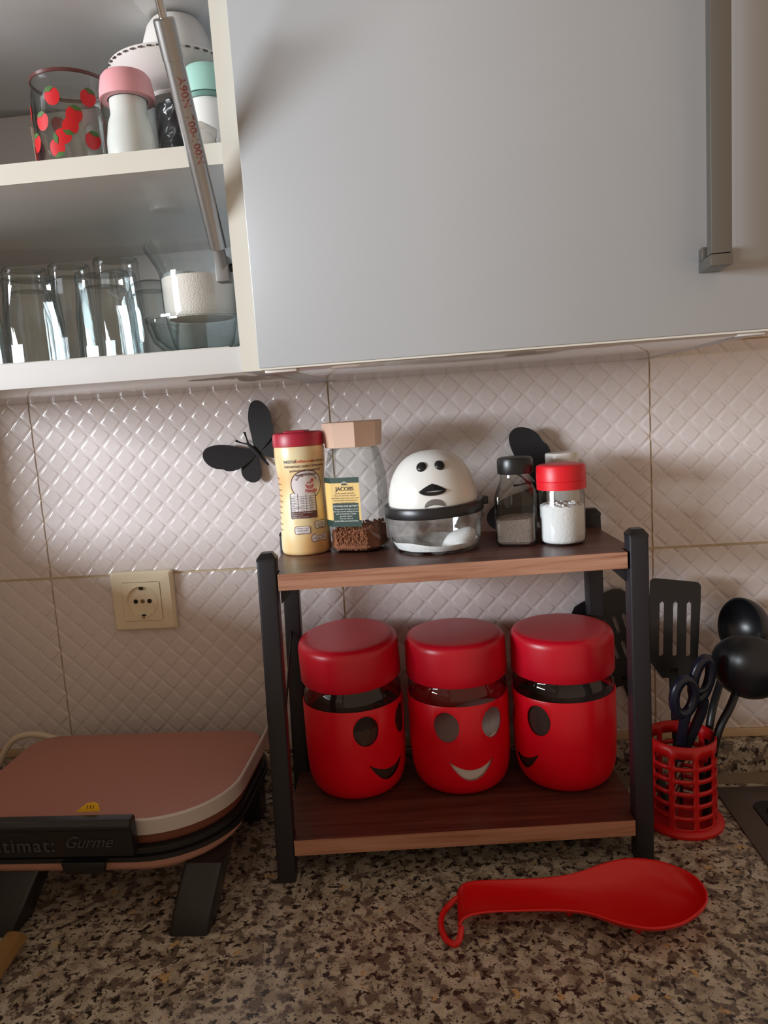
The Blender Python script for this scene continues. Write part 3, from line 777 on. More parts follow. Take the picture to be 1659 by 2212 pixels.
# --- domed bird jar
pj = thing('bird_face_jar', 'round glass jar with white domed bird-face lid and black rim', 'jar', (0.5282, -0.1190, SZ), rad(2))
bp = [(0.0, 0.0015), (0.040, 0.0015), (0.0455, 0.0), (0.0485, 0.003), (0.0505, 0.008), (0.0515, 0.014), (0.0525, 0.030), (0.0530, 0.033), (0.0550, 0.036), (0.0552, 0.0415), (0.0520, 0.0430)]
bm = NB(); lathe(bm, bp, 64); fin(bm, 'glass_bowl', glass_dirty, pj)
rnd = random.Random(11)
bm = NB()
lathe(bm, [(0.0, 0.0026), (0.030, 0.0026), (0.044, 0.0035), (0.0480, 0.0075), (0.0482, 0.009), (0.043, 0.0065), (0.03, 0.0045), (0.0, 0.004)], 48)
for v in bm.verts:
    if v.co.z > 0.0042 and math.hypot(v.co.x, v.co.y) > 0.02:
        a = math.atan2(v.co.y, v.co.x)
        v.co.z += 0.0035*max(0, math.cos(a-rad(215)))+0.001*math.sin(5*a)
fin(bm, 'powder_remains', powder, pj)
bm = NB()
t = bmesh.new(); bmesh.ops.create_icosphere(t, subdivisions=3, radius=1.0)
for v in t.verts:
    v.co.x *= 0.021; v.co.y *= 0.013; v.co.z *= 0.0105
    v.co *= 1+0.06*math.sin(v.co.x*220)*math.cos(v.co.z*300)
join(bm, t, Matrix.Translation((0.026, -0.022, 0.0125)) @ Matrix.Rotation(rad(-26), 4, 'Y'))
fin(bm, 'powder_lump', powder, pj)
piv = Vector((0, 0, 0.045))
MTL = Matrix.Translation(piv) @ Matrix.Rotation(rad(-1.8), 4, 'Y') @ Matrix.Rotation(rad(1.0), 4, 'X') @ Matrix.Translation(-piv)
bm = NB(); lathe(bm, [(0.0500, 0.0415), (0.0556, 0.0415), (0.0560, 0.0425), (0.0560, 0.0520), (0.0552, 0.0532), (0.0508, 0.0536), (0.0500, 0.0530), (0.0500, 0.0415)], 64)
tb = bmesh.new(); MB = Matrix.Rotation(rad(12), 4, 'Z')
box(bm, 0.0545, 0.0615, -0.010, 0.010, 0.0440, 0.0530, 0.0012, M=MB)
bm.transform(MTL); rim = fin(bm, 'rim_band', black_pl, pj)
DR, DH, DZ = 0.0500, 0.0575, 0.0538
bm = NB(); lathe(bm, [(DR, DZ-0.003)]+[(DR*math.cos(PI/2*k/20)**0.82, DZ+DH*math.sin(PI/2*k/20)) for k in range(20)]+[(0.0, DZ+DH)], 64); bm.transform(MTL)
dome = fin(bm, 'dome_lid', white_pl, pj)
def on_dome(x, z, off=0.0):
    s = max(0, 1-((z-DZ)/DH)**2)**0.41*DR+off
    return MTL @ Vector((x, -math.sqrt(max(1e-9, s*s-x*x)), z))
def dome_n(x, z):
    p = on_dome(x, z); q = MTL.inverted() @ p
    return (MTL.to_3x3() @ Vector((q.x/DR**2, q.y/DR**2, (q.z-DZ)/DH**2))).normalized()
for ex in (-0.0098, 0.0098):
    z = 0.0965; nrm = dome_n(ex, z); q = nrm.to_track_quat('Z', 'Y').to_matrix().to_4x4()
    t = bmesh.new(); bmesh.ops.create_uvsphere(t, u_segments=20, v_segments=12, radius=1.0)
    bm = NB(); join(bm, t, Matrix.Translation(on_dome(ex, z)) @ q @ Matrix.Diagonal((0.0056, 0.0062, 0.0032, 1))); fin(bm, 'eye', black_pl, dome)
bk = []
for k in range(24):
    a = 2*PI*k/24; c, s = math.cos(a), math.sin(a)
    z = 0.0078*max(0, 1-abs(c)**1.2)**0.9 if s > 0 else -0.0052*(1-abs(c)**2.2)**0.6
    bk.append((0.0150*c, 0.0712+z))
bm = NB()
A = [bm.verts.new(on_dome(x, z, 0.0001)) for x, z in bk]
B = [bm.verts.new(on_dome(x*0.86, 0.0712+(z-0.0712)*0.82, 0.0022)) for x, z in bk]
mid = [bm.verts.new(on_dome(x*0.78, 0.0712+(z-0.0712)*0.1, 0.0034)) for x, z in bk]
for i in range(24):
    j = (i+1) % 24
    bm.faces.new((A[i], A[j], B[j], B[i])); bm.faces.new((B[i], B[j], mid[j], mid[i]))
bmesh.ops.remove_doubles(bm, verts=bm.verts, dist=0.00001)
fin(bm, 'beak', black_pl, dome)
bm = NB(); fan_patch(bm, [(0.0112*math.cos(PI*k/16), DZ+0.0003+0.0085*math.sin(PI*k/16)) for k in range(17)], lambda u, z: on_dome(u+0.001, z, 0.0004))
fin(bm, 'spout_notch', bracket_m, dome)

# --- pepper shaker
pp = thing('pepper_bottle', 'square glass bottle of ground pepper with black cap', 'bottle', (0.6208, -0.1175, SZ), rad(-14))
def rsq(h, r, z): return [(x, y, z) for x, y in rrect(-h, h, -h, h, r, 6)]
bm = NB()
loft(bm, [rsq(0.0190, 0.005, 0.0), rsq(0.0212, 0.006, 0.0018), rsq(0.0218, 0.006, 0.004), rsq(0.0218, 0.006, 0.054), rsq(0.0208, 0.008, 0.060), rsq(0.0182, 0.0120, 0.068), rsq(0.0168, 0.0160, 0.0735), rsq(0.0168, 0.0167, 0.080)], True, False)
fin(bm, 'glass_body', glass, pp, angle=40)
bm = NB(); lathe(bm, [(0.0, 0.0795), (0.0192, 0.0795), (0.0198, 0.081), (0.0198, 0.0935), (0.0188, 0.0965), (0.0160, 0.0978), (0.0, 0.0980)], 40); fin(bm, 'cap', black_pl, pp)
bm = NB(); loft(bm, [rsq(0.0178, 0.005, 0.0020), rsq(0.0206, 0.006, 0.005), rsq(0.0206, 0.006, 0.030), rsq(0.012, 0.006, 0.0315)])
for v in bm.verts:
    if v.co.z > 0.02: v.co.z += 0.06*v.co.x + rnd.uniform(-0.0006, 0.0006)
fin(bm, 'contents', pepper_m, pp)
# --- salt bottle
sb = thing('salt_bottle', 'round glass bottle of white powder with bright red screw cap', 'bottle', (0.6692, -0.1285, SZ))
bm = NB(); lathe(bm, [(0.0, 0.001), (0.0205, 0.001), (0.0225, 0.0), (0.0243, 0.003), (0.0248, 0.006), (0.0248, 0.056), (0.0235, 0.060), (0.0235, 0.066)], 48); fin(bm, 'glass_body', glass, sb)
bm = NB(); lathe(bm, [(0.0248, 0.0608), (0.0266, 0.0608), (0.0268, 0.0695), (0.0264, 0.0700), (0.0268, 0.0705), (0.0266, 0.0850), (0.0255, 0.0870), (0.0230, 0.0878), (0.0, 0.0878)], 48); cp_o = fin(bm, 'cap', red_bright, sb, angle=30)
bm = NB(); lathe(bm, [(0.0, 0.0022), (0.0215, 0.0022), (0.0234, 0.004), (0.0238, 0.007), (0.0238, 0.0425), (0.020, 0.0440), (0.012, 0.0435), (0.0, 0.0445)], 36)
for v in bm.verts:
    if v.co.z > 0.04: v.co.z += rnd.uniform(-0.0012, 0.0014)
for i in range(26):
    t = bmesh.new(); bmesh.ops.create_icosphere(t, subdivisions=1, radius=rnd.uniform(0.0012, 0.0026)); a = rnd.uniform(0, 2*PI); r = rnd.uniform(0.004, 0.021)
    join(bm, t, Matrix.Translation((r*math.cos(a), r*math.sin(a), 0.0440)))
fin(bm, 'contents', powder, sb, angle=60)
# --- white bottle behind
wb = thing('white_cap_bottle', 'bottle with plain white cap half hidden behind the red-capped one', 'bottle', (0.6800, -0.0680, SZ))
bm = NB(); lathe(bm, [(0.0, 0.0), (0.0175, 0.0), (0.0190, 0.002), (0.0190, 0.070), (0.0165, 0.076), (0.0160, 0.080), (0.0, 0.080)], 32); fin(bm, 'body', white_pl2, wb)
bm = NB(); lathe(bm, [(0.0, 0.0803), (0.0190, 0.0803), (0.0192, 0.0935), (0.0182, 0.0955), (0.0, 0.0957)], 32); fin(bm, 'cap', white_pl, wb)

# ------------------------------------------------------------------ wall socket
so = thing('wall_socket', 'ivory two-pin wall socket on the tiles', 'socket', (0.1295, -0.0025, 0.2690))
bm = NB()
hx, hz = 0.0428, 0.0404
loft(bm, [[(x, 0.0, z) for x, z in rrect(-hx, hx, -hz, hz, 0.003)], [(x, -0.006, z) for x, z in rrect(-hx, hx, -hz, hz, 0.003)], [(x, -0.0095, z) for x, z in rrect(-hx+0.003, hx-0.003, -hz+0.003, hz-0.003, 0.003)],
          [(x, -0.0105, z) for x, z in rrect(-0.0268, 0.0268, -0.0268, 0.0268, 0.002)], [(x, -0.0085, z) for x, z in rrect(-0.0266, 0.0266, -0.0266, 0.0266, 0.002)]], True, True)
fin(bm, 'frame', ivory, so)
MS = Matrix.Rotation(rad(90), 4, 'X')      # local z -> -y
bm = NB()
sqp = [(0.0262*math.cos(t)/max(abs(math.cos(t)), abs(math.sin(t))), 0.0262*math.sin(t)/max(abs(math.cos(t)), abs(math.sin(t)))) for t in [2*PI*k/64 for k in range(64)]]
def circ_like(r, y):
    return [(r*math.cos(math.atan2(z, x)), y, r*math.sin(math.atan2(z, x))) for x, z in sqp]
loft(bm, [[(x, -0.0085, z) for x, z in sqp], [(x, -0.0112, z) for x, z in sqp], circ_like(0.0222, -0.0118), circ_like(0.0214, -0.0126), circ_like(0.0205, -0.0122), circ_like(0.0198, -0.0090)], False, True)
ins = fin(bm, 'insert', ivory, so, angle=30)
for hxp in (-0.0095, 0.0095):
    bm = NB(); lathe(bm, [(0.0, 0.0096), (0.0030, 0.0096), (0.0030, 0.0090)], 16, M=MS); o = fin(bm, 'pin_hole', hole_m, ins); o.location.x = hxp
bm = NB(); lathe(bm, [(0.0, 0.0096), (0.0028, 0.0096), (0.0028, 0.0090)], 16, M=MS); fin(bm, 'screw', contact_m, ins)
for s in (1, -1):
    bm = NB(); box(bm, -0.0022, 0.0022, -0.0122, -0.0090, s*0.0195-0.0035, s*0.0195+0.0015, 0.0005); fin(bm, 'earth_clip', hole_m, ins)

# ------------------------------------------------------------------ butterflies on the tiles
def wing_pts(fore):
    if fore: c = [(0.002, 0.004), (0.014, 0.020), (0.030, 0.040), (0.046, 0.053), (0.058, 0.057), (0.066, 0.052), (0.067, 0.040), (0.062, 0.028), (0.054, 0.019), (0.050, 0.012), (0.038, 0.003), (0.020, -0.002), (0.004, -0.003)]
    else: c = [(0.002, -0.002), (0.018, -0.001), (0.034, -0.003), (0.042, -0.012), (0.043, -0.024), (0.037, -0.034), (0.028, -0.037), (0.019, -0.033), (0.010, -0.021), (0.004, -0.010)]
    if fore:      # broaden the wing across its long axis
        ax, ay = 0.727, 0.687
        c = [((x*ax+y*ay)*ax - (y*ax-x*ay)*1.25*ay, (x*ax+y*ay)*ay + (y*ax-x*ay)*1.25*ax) for x, y in c]
    return [(p.x, p.y) for p in smooth_path([(x, y, 0) for x, y in c], 4, closed=True)]
def butterfly(label, x, z, ang, sc_=1.0):
    t = thing('wall_butterfly', label, 'ornament', (x, -0.0030, z), 0, 'black butterfly ornaments on the tiles')
    R2 = Matrix.Rotation(-ang, 4, 'Y')
    for side in (1, -1):
        for fore in (True, False):
            bm = NB(); pts = wing_pts(fore)
            fold = rad(16 if fore else 10)
            T = bmesh.new(); prism(T, [(side*u*sc_, v*sc_) for u, v in pts], -0.0012, 0.0, 'xz')
            for v in T.verts:
                a = abs(v.co.x); v.co.y -= a*math.sin(fold) + 0.003; v.co.x *= math.cos(fold)
            join(bm, T, R2); fin(bm, 'forewing' if fore else 'hindwing', black_mat, t, smooth=False)
    bm = NB(); tube(bm, [(0, -0.004, -0.030*sc_), (0, -0.005, -0.015*sc_), (0.0005, -0.0065, 0.006*sc_), (0, -0.006, 0.020*sc_)], [0.0012, 0.0024, 0.0030, 0.0016], 10, M=R2); fin(bm, 'body', black_mat, t)
    for s in (1, -1):
        bm = NB(); tube(bm, [(s*0.001, -0.006, 0.018*sc_), (s*0.005, -0.009, 0.026*sc_), (s*0.008, -0.009, 0.034*sc_)], [0.0011, 0.0009, 0.0018], 8, M=R2); fin(bm, 'antenna', black_mat, t)
    return t
butterfly('black butterfly on the tiles beside the yellow creamer jar', 0.3010, 0.4590, rad(40), 0.80)
butterfly('black butterfly on the tiles behind the black-capped pepper bottle', 0.6620, 0.3930, rad(72), 0.98)

# ------------------------------------------------------------------ contact grill
gr = thing('contact_grill', 'pinkish-brown contact grill with black handle and silver trim', 'grill', (0.15, -0.17, 0))
GX0, GX1, GY0, GY1 = 0.000, 0.303, -0.288, -0.076
def gout(d, z, ro=(0.035, 0.035, 0.07, 0.088)):
    return [(x-0.15, y+0.17, z) for x, y in rrect(GX0+d, GX1-d, GY0+d, GY1-d, [max(0.005, q-d) for q in ro], 10)]
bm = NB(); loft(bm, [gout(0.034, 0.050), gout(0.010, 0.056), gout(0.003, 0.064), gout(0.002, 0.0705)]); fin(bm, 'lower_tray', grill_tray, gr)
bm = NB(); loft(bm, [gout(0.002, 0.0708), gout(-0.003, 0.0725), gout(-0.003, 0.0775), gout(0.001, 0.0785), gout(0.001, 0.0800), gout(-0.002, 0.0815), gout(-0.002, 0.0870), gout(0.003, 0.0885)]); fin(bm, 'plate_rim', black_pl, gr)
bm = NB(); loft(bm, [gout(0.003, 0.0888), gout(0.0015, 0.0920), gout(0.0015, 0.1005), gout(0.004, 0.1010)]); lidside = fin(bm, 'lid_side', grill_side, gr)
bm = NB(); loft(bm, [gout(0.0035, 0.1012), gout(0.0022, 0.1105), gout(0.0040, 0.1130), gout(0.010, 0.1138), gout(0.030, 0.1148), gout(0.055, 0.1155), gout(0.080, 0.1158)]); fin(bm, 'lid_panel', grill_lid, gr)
def trim_line(d, z):
    g = gout(d, z); k = [(0.16-0.15, g[33][1], z)] + g[33:44] + [g[0]]
    return k + [(g[0][0]-0.0004, -0.090+0.17, z), (g[0][0]-0.002, -0.060+0.17, z-0.0005), (g[0][0]-0.005, -0.044+0.17, z-0.002)]
prof = [(0.0010, 0.1000), (-0.0018, 0.1002), (-0.0018, 0.1150), (-0.0008, 0.1162), (0.0016, 0.1162), (0.0022, 0.1150), (0.0022, 0.1010), (0.0010, 0.1000)]
bm = NB(); loft(bm, [trim_line(d_, z_) for d_, z_ in prof], False, False, closed=False); fin(bm, 'trim', grill_trim, gr, label='silver edge strip')
# handle with raised lettering
def hx_(x): return x-0.15
HY = -0.2895
bm = NB()
prism(bm, [(HY+0.17-0.004, 0.0885), (HY+0.17-0.016, 0.0885), (HY+0.17-0.017, 0.116), (HY+0.17-0.0195, 0.1185), (HY+0.17-0.0195, 0.1225), (HY+0.17-0.0165, 0.1265), (HY+0.17-0.0075, 0.1275), (HY+0.17-0.004, 0.124)], hx_(0.062-0.085), hx_(0.2215), 'yz', bev=0.0008)
hnd = fin(bm, 'handle', black_pl, gr, angle=30)
bm = NB()
def ht(x, z): return lambda v: (hx_(x)+v.x, HY+0.17-0.0165-0.0006-v.z, z+v.y)
add_text(bm, 'ultimat:', 0.0200, ht(0.1435, 0.0955), align='RIGHT', extrude=0.0005, offset=0.0001, spacing=1.16)
add_text(bm, 'Gurme', 0.0170, ht(0.152, 0.0990), align='LEFT', shear=0.45, extrude=0.0004, offset=-0.0001)
fin(bm, 'raised_lettering', mat('dark_grey_letters', (66, 66, 70), rough=0.28), hnd, smooth=False)
bm = NB(); prism(bm, [(hx_(0.140), 0.0765), (hx_(0.186), 0.0765), (hx_(0.184), 0.0660), (hx_(0.181), 0.0640), (hx_(0.145), 0.0640), (hx_(0.142), 0.0660)], GY0-0.0085+0.17, GY0-0.003+0.17, 'xz', bev=0.0006); fin(bm, 'latch', black_pl, gr)
def foot(tx0, tx1, ty0, ty1, bx0, bx1, by0, by1):
    bm = NB(); rr = []
    for k in range(6):
        t = k/5.0; e = t**1.5
        x0, x1 = bx0+(tx0-bx0)*t, bx1+(tx1-bx1)*t; y0, y1 = by0+(ty0-by0)*e, by1+(ty1-by1)*e
        rr.append([(x-0.15, y+0.17, 0.0003+0.058*t) for x, y in rrect(x0, x1, y0, y1, 0.004, 4)])
    loft(bm, rr); return fin(bm, 'foot', black_pl, gr)
foot(0.256, 0.296, -0.272, -0.225, 0.2445, 0.2850, -0.303, -0.262)
foot(0.052, 0.104, -0.272, -0.225, 0.030, 0.084, -0.303, -0.262)
foot(0.250, 0.290, -0.105, -0.070, 0.2480, 0.2880, -0.100, -0.065)
foot(0.030, 0.070, -0.105, -0.070, 0.030, 0.070, -0.100, -0.065)
bm = NB(); tube(bm, smooth_path([(x-0.15, y+0.17, z) for x, y, z in ((0.040, -0.070, 0.085), (0.020, -0.052, 0.090), (-0.010, -0.045, 0.0975), (-0.038, -0.045, 0.1005), (-0.062, -0.048, 0.090), (-0.085, -0.053, 0.052), (-0.100, -0.062, 0.018), (-0.118, -0.080, 0.0050))], 6), 0.0043, 10); fin(bm, 'power_cord', cord_m, gr, label='cream power cord arching behind the lid')
# yellow tag tucked behind the handle
tg = thing('yellow_tag', 'small yellow paper tag with black strokes sticking up behind the grill handle', 'tag', (0.176, -0.2905, 0.1275))
bm = NB(); prism(bm, [(-0.016, 0.0), (0.0085, 0.0), (0.0075, 0.0075), (0.0035, 0.0098), (-0.004, 0.0085), (-0.010, 0.0045)], -0.0004, 0.0004, 'xz'); fin(bm, 'paper', tag_yellow, tg, smooth=False)
bm = NB()
for k in range(3): prism(bm, [(-0.0045+0.003*k, 0.0030), (-0.0038+0.003*k, 0.0030), (-0.0026+0.003*k, 0.0068), (-0.0033+0.003*k, 0.0068)], -0.0007, -0.00045, 'xz')
fin(bm, 'printed_strokes', ink_dark, tg, smooth=False)

# ------------------------------------------------------------------ red spoon rest
sr = thing('spoon_rest', 'bright red plastic spoon rest lying on the granite', 'spoon rest', (0.64, -0.28, 0.0))
st = [(0.5330, -0.263, -0.3125, 0.0150, 0.0135), (0.5400, -0.2590, -0.3095, 0.0225, 0.0185), (0.5600, -0.2560, -0.3045, 0.0235, 0.0180), (0.5846, -0.2550, -0.3030, 0.0235, 0.0165), (0.6236, -0.2520, -0.3020, 0.0235, 0.0140), (0.6529, -0.2445, -0.3060, 0.0235, 0.0100),
      (0.6800, -0.2310, -0.3205, 0.0235, 0.0050), (0.7060, -0.2225, -0.3280, 0.0235, 0.0030), (0.7320, -0.2245, -0.3225, 0.0235, 0.0030), (0.7530, -0.2360, -0.3080, 0.0240, 0.0045), (0.7660, -0.2520, -0.2925, 0.0245, 0.0090), (0.7705, -0.2680, -0.2780, 0.0248, 0.0170)]
stP = smooth_path([(a, b, 0) for a, b, c, d, e in st], 4); stN = smooth_path([(a, c, 0) for a, b, c, d, e in st], 4); stH = smooth_path([(d, e, 0) for a, b, c, d, e in st], 4)
bm = NB(); rows = []
for P1, P2, H in zip(stP, stN, stH):
    row = []
    for s in (-1.0, -0.96, -0.90, -0.80, -0.6, -0.3, 0.0, 0.3, 0.6, 0.80, 0.90, 0.96, 1.0):
        y = (P1.y+P2.y)/2 + s*(P1.y-P2.y)/2; q = abs(s)**3.2
        row.append(bm.verts.new((P1.x-0.64, y+0.28, H.y+(H.x-H.y)*q)))
    rows.append(row)
for A, B in zip(rows, rows[1:]):
    for i in range(len(A)-1): bm.faces.new((A[i], A[i+1], B[i+1], B[i]))
bm.faces.new(rows[-1])
o = fin(bm, 'tray', red_pl, sr, angle=60)
md = o.modifiers.new('wall', 'SOLIDIFY'); md.thickness = 0.0022; md.offset = -1.0
bm = NB()
lp = smooth_path([(0.5345-0.64, -0.268+0.28, 0.0150), (0.5250-0.64, -0.272+0.28, 0.0105), (0.5165-0.64, -0.283+0.28, 0.0070), (0.5150-0.64, -0.298+0.28, 0.0045), (0.5195-0.64, -0.313+0.28, 0.0032), (0.5275-0.64, -0.3195+0.28, 0.0032), (0.5325-0.64, -0.3165+0.28, 0.0070), (0.5345-0.64, -0.3080+0.28, 0.0135)], 5)
tube(bm, lp, 0.0030, 10); fin(bm, 'hanging_loop', red_pl, sr)
for x, y, h in ((0.700, -0.300, 0.0028), (0.735, -0.255, 0.0028), (0.640, -0.275, 0.0105)):
    bm = NB(); lathe(bm, [(0.0, 0.0002), (0.0030, 0.0002), (0.0035, h), (0.0, h)], 12, M=Matrix.Translation((x-0.64, y+0.28, 0))); fin(bm, 'stub_foot', red_pl, sr)

# ------------------------------------------------------------------ utensil holder and utensils
UX, UY = 0.7990, -0.1120
uh = thing('utensil_holder', 'red plastic lattice utensil holder behind the right rack leg', 'holder', (UX, UY, 0))
bm = NB(); NCOL, sub = 9, 8; HR = 0.0375; off = rad(-90+6)
zs = [0.0125]
z = 0.0088
lev = []
for r in range(6): lev.append((z, z+0.0098)); z += 0.0147
levels = [0.0045] + [q for p in lev for q in p] + [0.1065]
nA = NCOL*sub
def ring(zv): return [bm.verts.new(((HR+0.0008*(0.108-zv)/0.1)*math.cos(off+2*PI*i/nA), (HR+0.0008*(0.108-zv)/0.1)*math.sin(off+2*PI*i/nA), zv)) for i in range(nA)]
RR = [ring(zv) for zv in levels]
for q in range(len(levels)-1):
    win = (q % 2 == 1)
    for i in range(nA):
        if win and (i % sub) not in (0, 7): continue
        bm.faces.new((RR[q][i], RR[q][(i+1) % nA], RR[q+1][(i+1) % nA], RR[q+1][i]))
o = fin(bm, 'lattice_wall', red_dull, uh, angle=60)
md = o.modifiers.new('wall', 'SOLIDIFY'); md.thickness = 0.0022; md.offset = -1.0
bm = NB(); lathe(bm, [(0.0, 0.0002), (0.0450, 0.0002), (0.0455, 0.0012), (0.0452, 0.0040), (0.0425, 0.0068), (0.0390, 0.0080), (0.0360, 0.0078), (0.0350, 0.0040), (0.0, 0.0036)], 56); fin(bm, 'base', red_dull, uh)
# slotted spatulas
def spatula(name, label, origin, up, width, length, slots, handle_to, flare=0.9, curve=0.0, roundtop=0.006):
    """blade lies in a plane facing -y; origin = blade foot centre, up = blade direction in xz"""
    t = thing(name, label, 'spatula', handle_to)
    o = Vector(origin)-Vector(handle_to); U = Vector(up).normalized(); S = Vector((U.z, 0, -U.x)); S.normalize(); N = U.cross(S)
    MB_ = Matrix(((S.x, N.x, U.x, o.x), (S.y, N.y, U.y, o.y), (S.z, N.z, U.z, o.z), (0, 0, 0, 1)))
    w0, w1 = width*flare/2, width/2
    T = NB(); prism(T, [(-w0*0.5, -0.018), (w0*0.5, -0.018), (w0, 0.0), (w1, length*0.75)] + [(w1-roundtop+roundtop*math.cos(a_), length-roundtop+roundtop*math.sin(a_)) for a_ in (0, 0.5, 1.0, PI/2)] + [(-w1+roundtop-roundtop*math.cos(a_), length-roundtop+roundtop*math.sin(a_)+curve) for a_ in (PI/2, 1.0, 0.5, 0)] + [(-w1, length*0.75), (-w0, 0.0)], -0.0012, 0.0012, 'xz')
    bmesh.ops.recalc_face_normals(T, faces=T.faces)
    me = bpy.data.meshes.new('blade'); T.to_mesh(me); T.free(); cut = []
    for (su, v0, v1, sw) in slots:
        K = NB(); prism(K, [(su-sw, v0+sw), (su, v0), (su+sw, v0+sw), (su+sw, v1-sw), (su, v1), (su-sw, v1-sw)], -0.01, 0.01, 'xz'); bmesh.ops.recalc_face_normals(K, faces=K.faces)
        c = bpy.data.meshes.new('c'); K.to_mesh(c); K.free(); cut.append(c)
    blade = boolean_cut(me, cut); blade.transform(MB_)
    obj('blade', blade, nylon, t)
    a0 = MB_ @ Vector((0, 0, -0.016))
    bm = NB(); pts = smooth_path([a0+U*0.010, a0-U*0.010, a0*0.55, (0, 0, 0.0008)], 5); n_ = len(pts)
    tube(bm, pts, [0.0060]+[0.0050]*(n_-2)+[0.0045], 10, flat=0.7); fin(bm, 'handle', nylon, t)
    return t
Zb = 0.0055
spatula('slotted_turner', 'black slotted turner with straight edge standing in the red holder', (0.8075, -0.058, 0.172), (0.06, 0.10, 1.0), 0.060, 0.100, [(-0.0155, 0.008, 0.076, 0.0028), (0.0005, 0.008, 0.076, 0.0028), (0.0165, 0.008, 0.076, 0.0028)], (0.8020, -0.0900, Zb), 0.92, 0.004)
spatula('slotted_spatula', 'black slotted spatula leaning left behind the rack leg', (0.7570, -0.0100, 0.146), (-0.30, 0.0, 1.0), 0.078, 0.108, [(-0.024+0.012*k, 0.014+0.034*j, 0.040+0.034*j, 0.0024) for k in range(5) for j in range(2)], (0.7880, -0.0990, Zb), 0.75, -0.004, 0.018)
def ladle(name, label, centre, opend, R, handle_pts, base):
    t = thing(name, label, 'ladle', base)
    c = Vector(centre)-Vector(base)
    q = Vector(opend).normalized().to_track_quat('Z', 'Y').to_matrix().to_4x4()
    bm = NB()
    prof = [(R*math.sin(PI/2*k/12), -R*0.86*math.cos(PI/2*k/12)) for k in range(13)]
    prof += [(R-0.0005, 0.0012), (R-0.0022, 0.0008)] + [((R-0.0026)*math.sin(PI/2*k/12), -(R-0.0026)*0.86*math.cos(PI/2*k/12)) for k in range(12, -1, -1)]
    lathe(bm, prof, 40, M=Matrix.Translation(c) @ q); fin(bm, 'bowl', nylon, t)
    pts = smooth_path([Vector(p)-Vector(base) for p in handle_pts], 6)
    bm = NB(); tube(bm, pts, 0.0050, 10, flat=0.7); fin(bm, 'handle', nylon, t)
    return t
b1 = (0.8200, -0.0960, Zb)
ladle('deep_ladle', 'black ladle with its hollow bowl turned left, behind the other ladle', (0.8860, -0.0560, 0.2130), (-0.92, -0.36, 0.16), 0.0360, [(0.8760, -0.0490, 0.1800), (0.8620, -0.0620, 0.1520), (0.8430, -0.0820, 0.115), (0.8330, -0.0900, 0.06), b1], b1)
b2 = (0.8230, -0.1200, Zb)
ladle('round_ladle', 'black ladle showing its rounded back, rightmost in the holder', (0.8790, -0.1020, 0.1830), (0.45, 0.80, 0.30), 0.0410, [(0.8640, -0.1060, 0.1560), (0.8530, -0.1140, 0.1380), (0.8370, -0.1190, 0.1080), (0.8270, -0.1200, 0.05), b2], b2)
b3 = (0.7900, -0.1180, Zb)
sc_o = thing('kitchen_scissors', 'scissors with dark blue-black loop handles standing in the red holder', 'scissors', b3)
def loop(cx, cy, cz, a, b, rot, r):
    return [Vector((cx-b3[0]+a*math.cos(t)*math.cos(rot)-b*math.sin(t)*math.sin(rot), cy-b3[1]+0.25*a*math.cos(t), cz-b3[2]+a*math.cos(t)*math.sin(rot)+b*math.sin(t)*math.cos(rot))) for t in [2*PI*k/28 for k in range(29)]]
for cx, cy, cz, a, b, rot in ((0.7960, -0.1330, 0.1600, 0.0118, 0.0205, -0.12), (0.8180, -0.1250, 0.1770, 0.0095, 0.0240, -0.22)):
    bm = NB(); tube(bm, loop(cx, cy, cz, a, b, rot, 0), 0.0060, 12, cap=False)
    pts = smooth_path([(cx-b3[0]+0.002, cy-b3[1], cz-b3[2]-b), (cx-b3[0]-0.0015, cy-b3[1]+0.002, cz-b3[2]-b-0.020), (0.004, -0.004, 0.075)], 5)
    tube(bm, pts, [0.0058]*len(pts), 10); fin(bm, 'finger_loop', sci_m, sc_o)
bm = NB(); tube(bm, [(0.004, -0.004, 0.078), (0.0, 0.0, 0.03), (0.0, 0.0, 0.001)], [0.0045, 0.004, 0.001], 6, flat=0.4); fin(bm, 'blades', chrome, sc_o)
bm = NB(); tube(bm, smooth_path([(0.8105-b3[0], -0.1300-b3[1], 0.1640-b3[2]), (0.8200-b3[0], -0.128-b3[1], 0.1660-b3[2]), (0.8260-b3[0], -0.1255-b3[1], 0.1740-b3[2])], 4), 0.0035, 8); fin(bm, 'thumb_stop', sci_m, sc_o)

# ------------------------------------------------------------------ hollow gold handle, lower left corner
gh = thing('hollow_gold_handle', 'end of a hollow gold metal handle at the lower left edge', 'handle', (0.108, -0.45, 0.0))
bm = NB(); rings = []
def eo(a, b, y, zc, n=24): return [(a*math.cos(2*PI*k/n), y, zc+b*math.sin(2*PI*k/n)) for k in range(n)]
path = [(-0.17, 0.012), (0.0, 0.0125), (0.100, 0.0135), (0.131, 0.0140)]
for y, zc in path: rings.append(eo(0.0105, 0.0100, y, zc))
rings[-1] = [(x, y-(z-0.0140)*0.55, z) for x, y, z in rings[-1]]
for y, zc in reversed(path): rings.append([(x, yy-((z-zc)*0.55 if y > 0.12 else 0), z) for x, yy, z in eo(0.0092, 0.0087, y-0.0005, zc)])
loft(bm, rings, False, False); fin(bm, 'tube', gold_m, gh)
gh.rotation_euler = (0, 0, rad(4))

